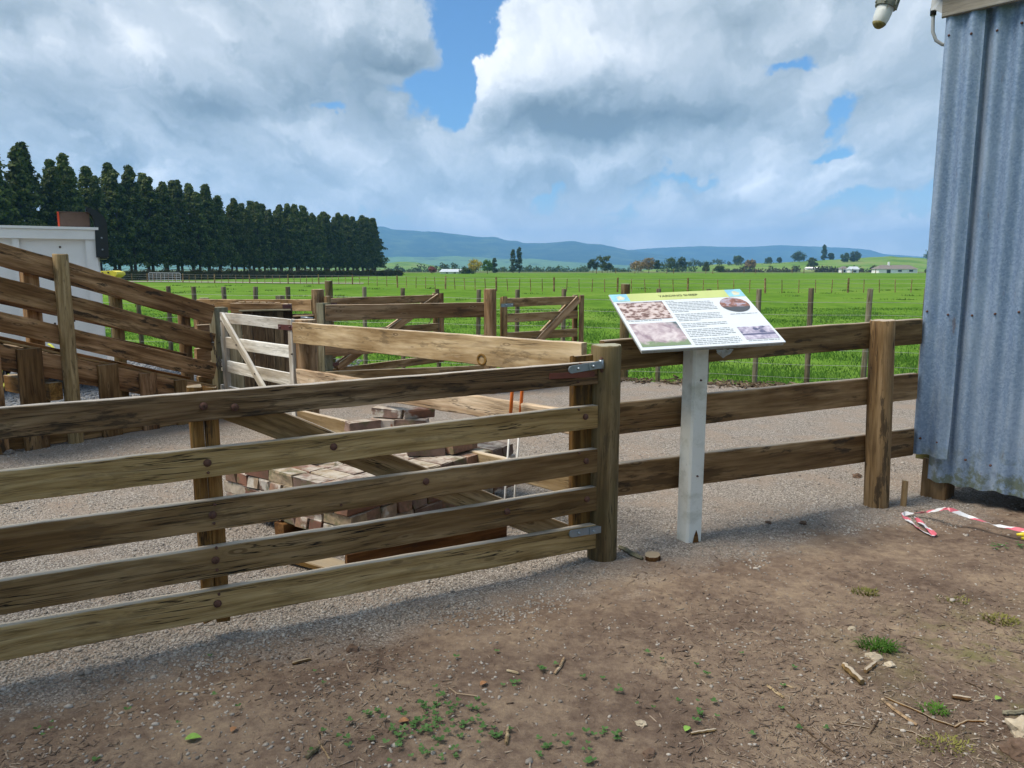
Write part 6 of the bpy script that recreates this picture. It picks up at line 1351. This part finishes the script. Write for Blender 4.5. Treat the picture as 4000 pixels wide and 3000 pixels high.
stick('short pale splinter beside the flat wood splinter', [(3055, 2706), (3095, 2722)], .006, 'bleached_timber', 'wood_splinter', 4, .6)
stick('weathered plank offcut at the foot of the gate post', [(2416, 2154), (2506, 2203)], .022, 'grey_post', 'plank_offcut', 4, .6)
stick('dark forked twig above the bottom right weeds', [(3395, 2910), (3440, 2830)], .004, 'dark_board', 'twig')
stick('thin twig lying toward the mossy weed clump', [(3480, 2880), (3560, 2898), (3610, 2925)], .0042, 'fence_timber', 'twig')
stick('dark twig left of the pale rock', [(3725, 2885), (3775, 2862), (3850, 2865)], .006, 'stile_timber', 'twig')
stick('thin pale twig on gravel edge at left', [(690, 2728), (740, 2735)], .005, 'bleached_timber', 'twig')
stick('long thin dark stick on gravel below the gate', [(205, 2355), (360, 2335)], .006, 'dark_board', 'twig')
stick('brown bark strip lying on the gravel edge', [(1145, 2625), (1215, 2605)], .012, 'stile_timber', 'bark_strip', 6, .6)
def stone(label, px, py, r, mat, seed, sq=.6, name='stone'):
    bm = bmesh.new(); bmesh.ops.create_icosphere(bm, subdivisions=3, radius=1.0); rg = random.Random(seed)
    for v in bm.verts:
        n = mnoise.noise(v.co * 1.3 + Vector((seed, 0, 0))) * .5 + mnoise.noise(v.co * 3.5 + Vector((0, seed, 0))) * .16; v.co = v.co * (1 + n); v.co.z *= sq; v.co *= r
    me = bpy.data.meshes.new(name); bm.to_mesh(me); bm.free(); c = ground(px, py); o = link(name, me, mat, None, mw=Matrix.Translation((c.x, c.y, gz1(c.x, c.y) + r * sq * .45))); tag(o, label, 'stone')
stone('pale cream rock at the right bottom edge', 3990, 2912, .045, 'pale_stone', 3, .85)
stone('brown rock under the pale cream rock at the corner', 3985, 2985, .05, 'brown_stone', 8, .6)
stone('white flat stone left of the grass tuft', 3325, 2488, .017, 'pale_stone', 5, .5)
stone('tan flat stone just below the grass tuft', 3412, 2602, .03, 'pale_stone', 6, .35)
stone('dark brown clod on the gravel edge', 1377, 2557, .026, 'brown_stone', 9, .6)
stone('reddish brown clod on the gravel behind the right fence', 3348, 1868, .032, 'brown_stone', 10, .7)
stone('rounded grey stone at the left foot of the loading ramp', 32, 1782, .045, 'grey_stone', 12, .6)
stone('small light stone in the lower middle earth', 2503, 2862, .018, 'pale_stone', 14, .5)
stone('tan pebble cluster stone beside the tuft', 3472, 2634, .018, 'pale_stone', 15, .6)
stone('dark clod at the gravel edge right of the sign post', 3137, 2058, .022, 'brown_stone', 16, .7)
stone('brown earth clod near the sign post', 3000, 2055, .02, 'brown_stone', 17, .7)
stone('small tan stone at bottom centre right', 2535, 2985, .02, 'brown_stone', 18, .5)
def stump_disc():
    c = ground(2548, 2200); mb = MB(); n = 18; r = .042; rg = random.Random(1); rr = [r * rg.uniform(.92, 1.08) for _ in range(n)]
    mb.rings([[(q * math.cos(2 * math.pi * k / n), q * math.sin(2 * math.pi * k / n), z) for k, q in enumerate(rr)] for z in (0, .03, .034)]); o = mb.build('wood_disc', 'stile_timber', None); place(o, None, Matrix.Translation((c.x, c.y, gz1(c.x, c.y) - .004)) @ Euler((.08, -.05, 0)).to_matrix().to_4x4()); tag(o, 'cut round wood disc on the earth beside the gate post', 'wood disc')
stump_disc()
simple('lime_leaf', (0.20, 0.36, 0.07), 0.5, 0.2, 40); simple('brown_leaf', (0.30, 0.15, 0.07), 0.7, 0.3, 40)
def leaf(label, px, py, L, rz, mat):
    c = ground(px, py); mb = MB(); n = 7; l = []; r_ = []; m_ = []
    for k in range(n + 1):
        t = k / n; w = L * .33 * math.sin(math.pi * t ** .8) + .0004; z = .004 * math.sin(t * 3); m_.append((L * (t - .5), 0, z)); l.append((L * (t - .5), w, z + w * .3)); r_.append((L * (t - .5), -w, z + w * .3))
    vs = m_ + l + r_; N = n + 1; fs = []
    for k in range(n): fs += [(k, k + 1, N + k + 1, N + k), (2 * N + k, 2 * N + k + 1, k + 1, k)]
    mb.add(vs, fs); o = mb.build('fallen_leaf', mat, None, True); place(o, None, Matrix.Translation((c.x, c.y, gz1(c.x, c.y) + .008)) @ Matrix.Rotation(rz, 4, 'Z')); tag(o, label, 'leaf')
leaf('lime green fallen leaf at lower left', 757, 2922, .055, .2, 'lime_leaf'); leaf('lime green fallen leaf left of the smooth brown stick', 2683, 2893, .035, .9, 'lime_leaf'); leaf('brown curled leaf on earth above the clover', 1890, 2705, .035, .7, 'brown_leaf'); leaf('orange brown leaf left of the clover', 1580, 2856, .042, .1, 'brown_leaf'); leaf('small brown leaf at lower left', 915, 2885, .03, 1.3, 'brown_leaf'); leaf('lime leaf on mossy ground near the right edge', 3895, 2778, .03, .4, 'lime_leaf')

# ------------------------------------------------------------------ haze
def haze():
    mb = MB(); mb.box((-10600, -10600, -8), (10600, 10600, 520)); o = mb.build('haze', None); tag(o, 'pale blue haze over the far land', None, None, 'stuff')
    m = bpy.data.materials.new('haze'); m.use_nodes = True; t = NT(m.node_tree); t.n.clear(); v = t.new('ShaderNodeVolumePrincipled'); v.inputs['Color'].default_value = (0.24, 0.53, 1.0, 1); v.inputs['Density'].default_value = 1.65e-4; v.inputs['Anisotropy'].default_value = 0.0
    out = t.new('ShaderNodeOutputMaterial'); t.l.new(v.outputs[0], out.inputs['Volume']); o.data.materials.append(m)
haze()
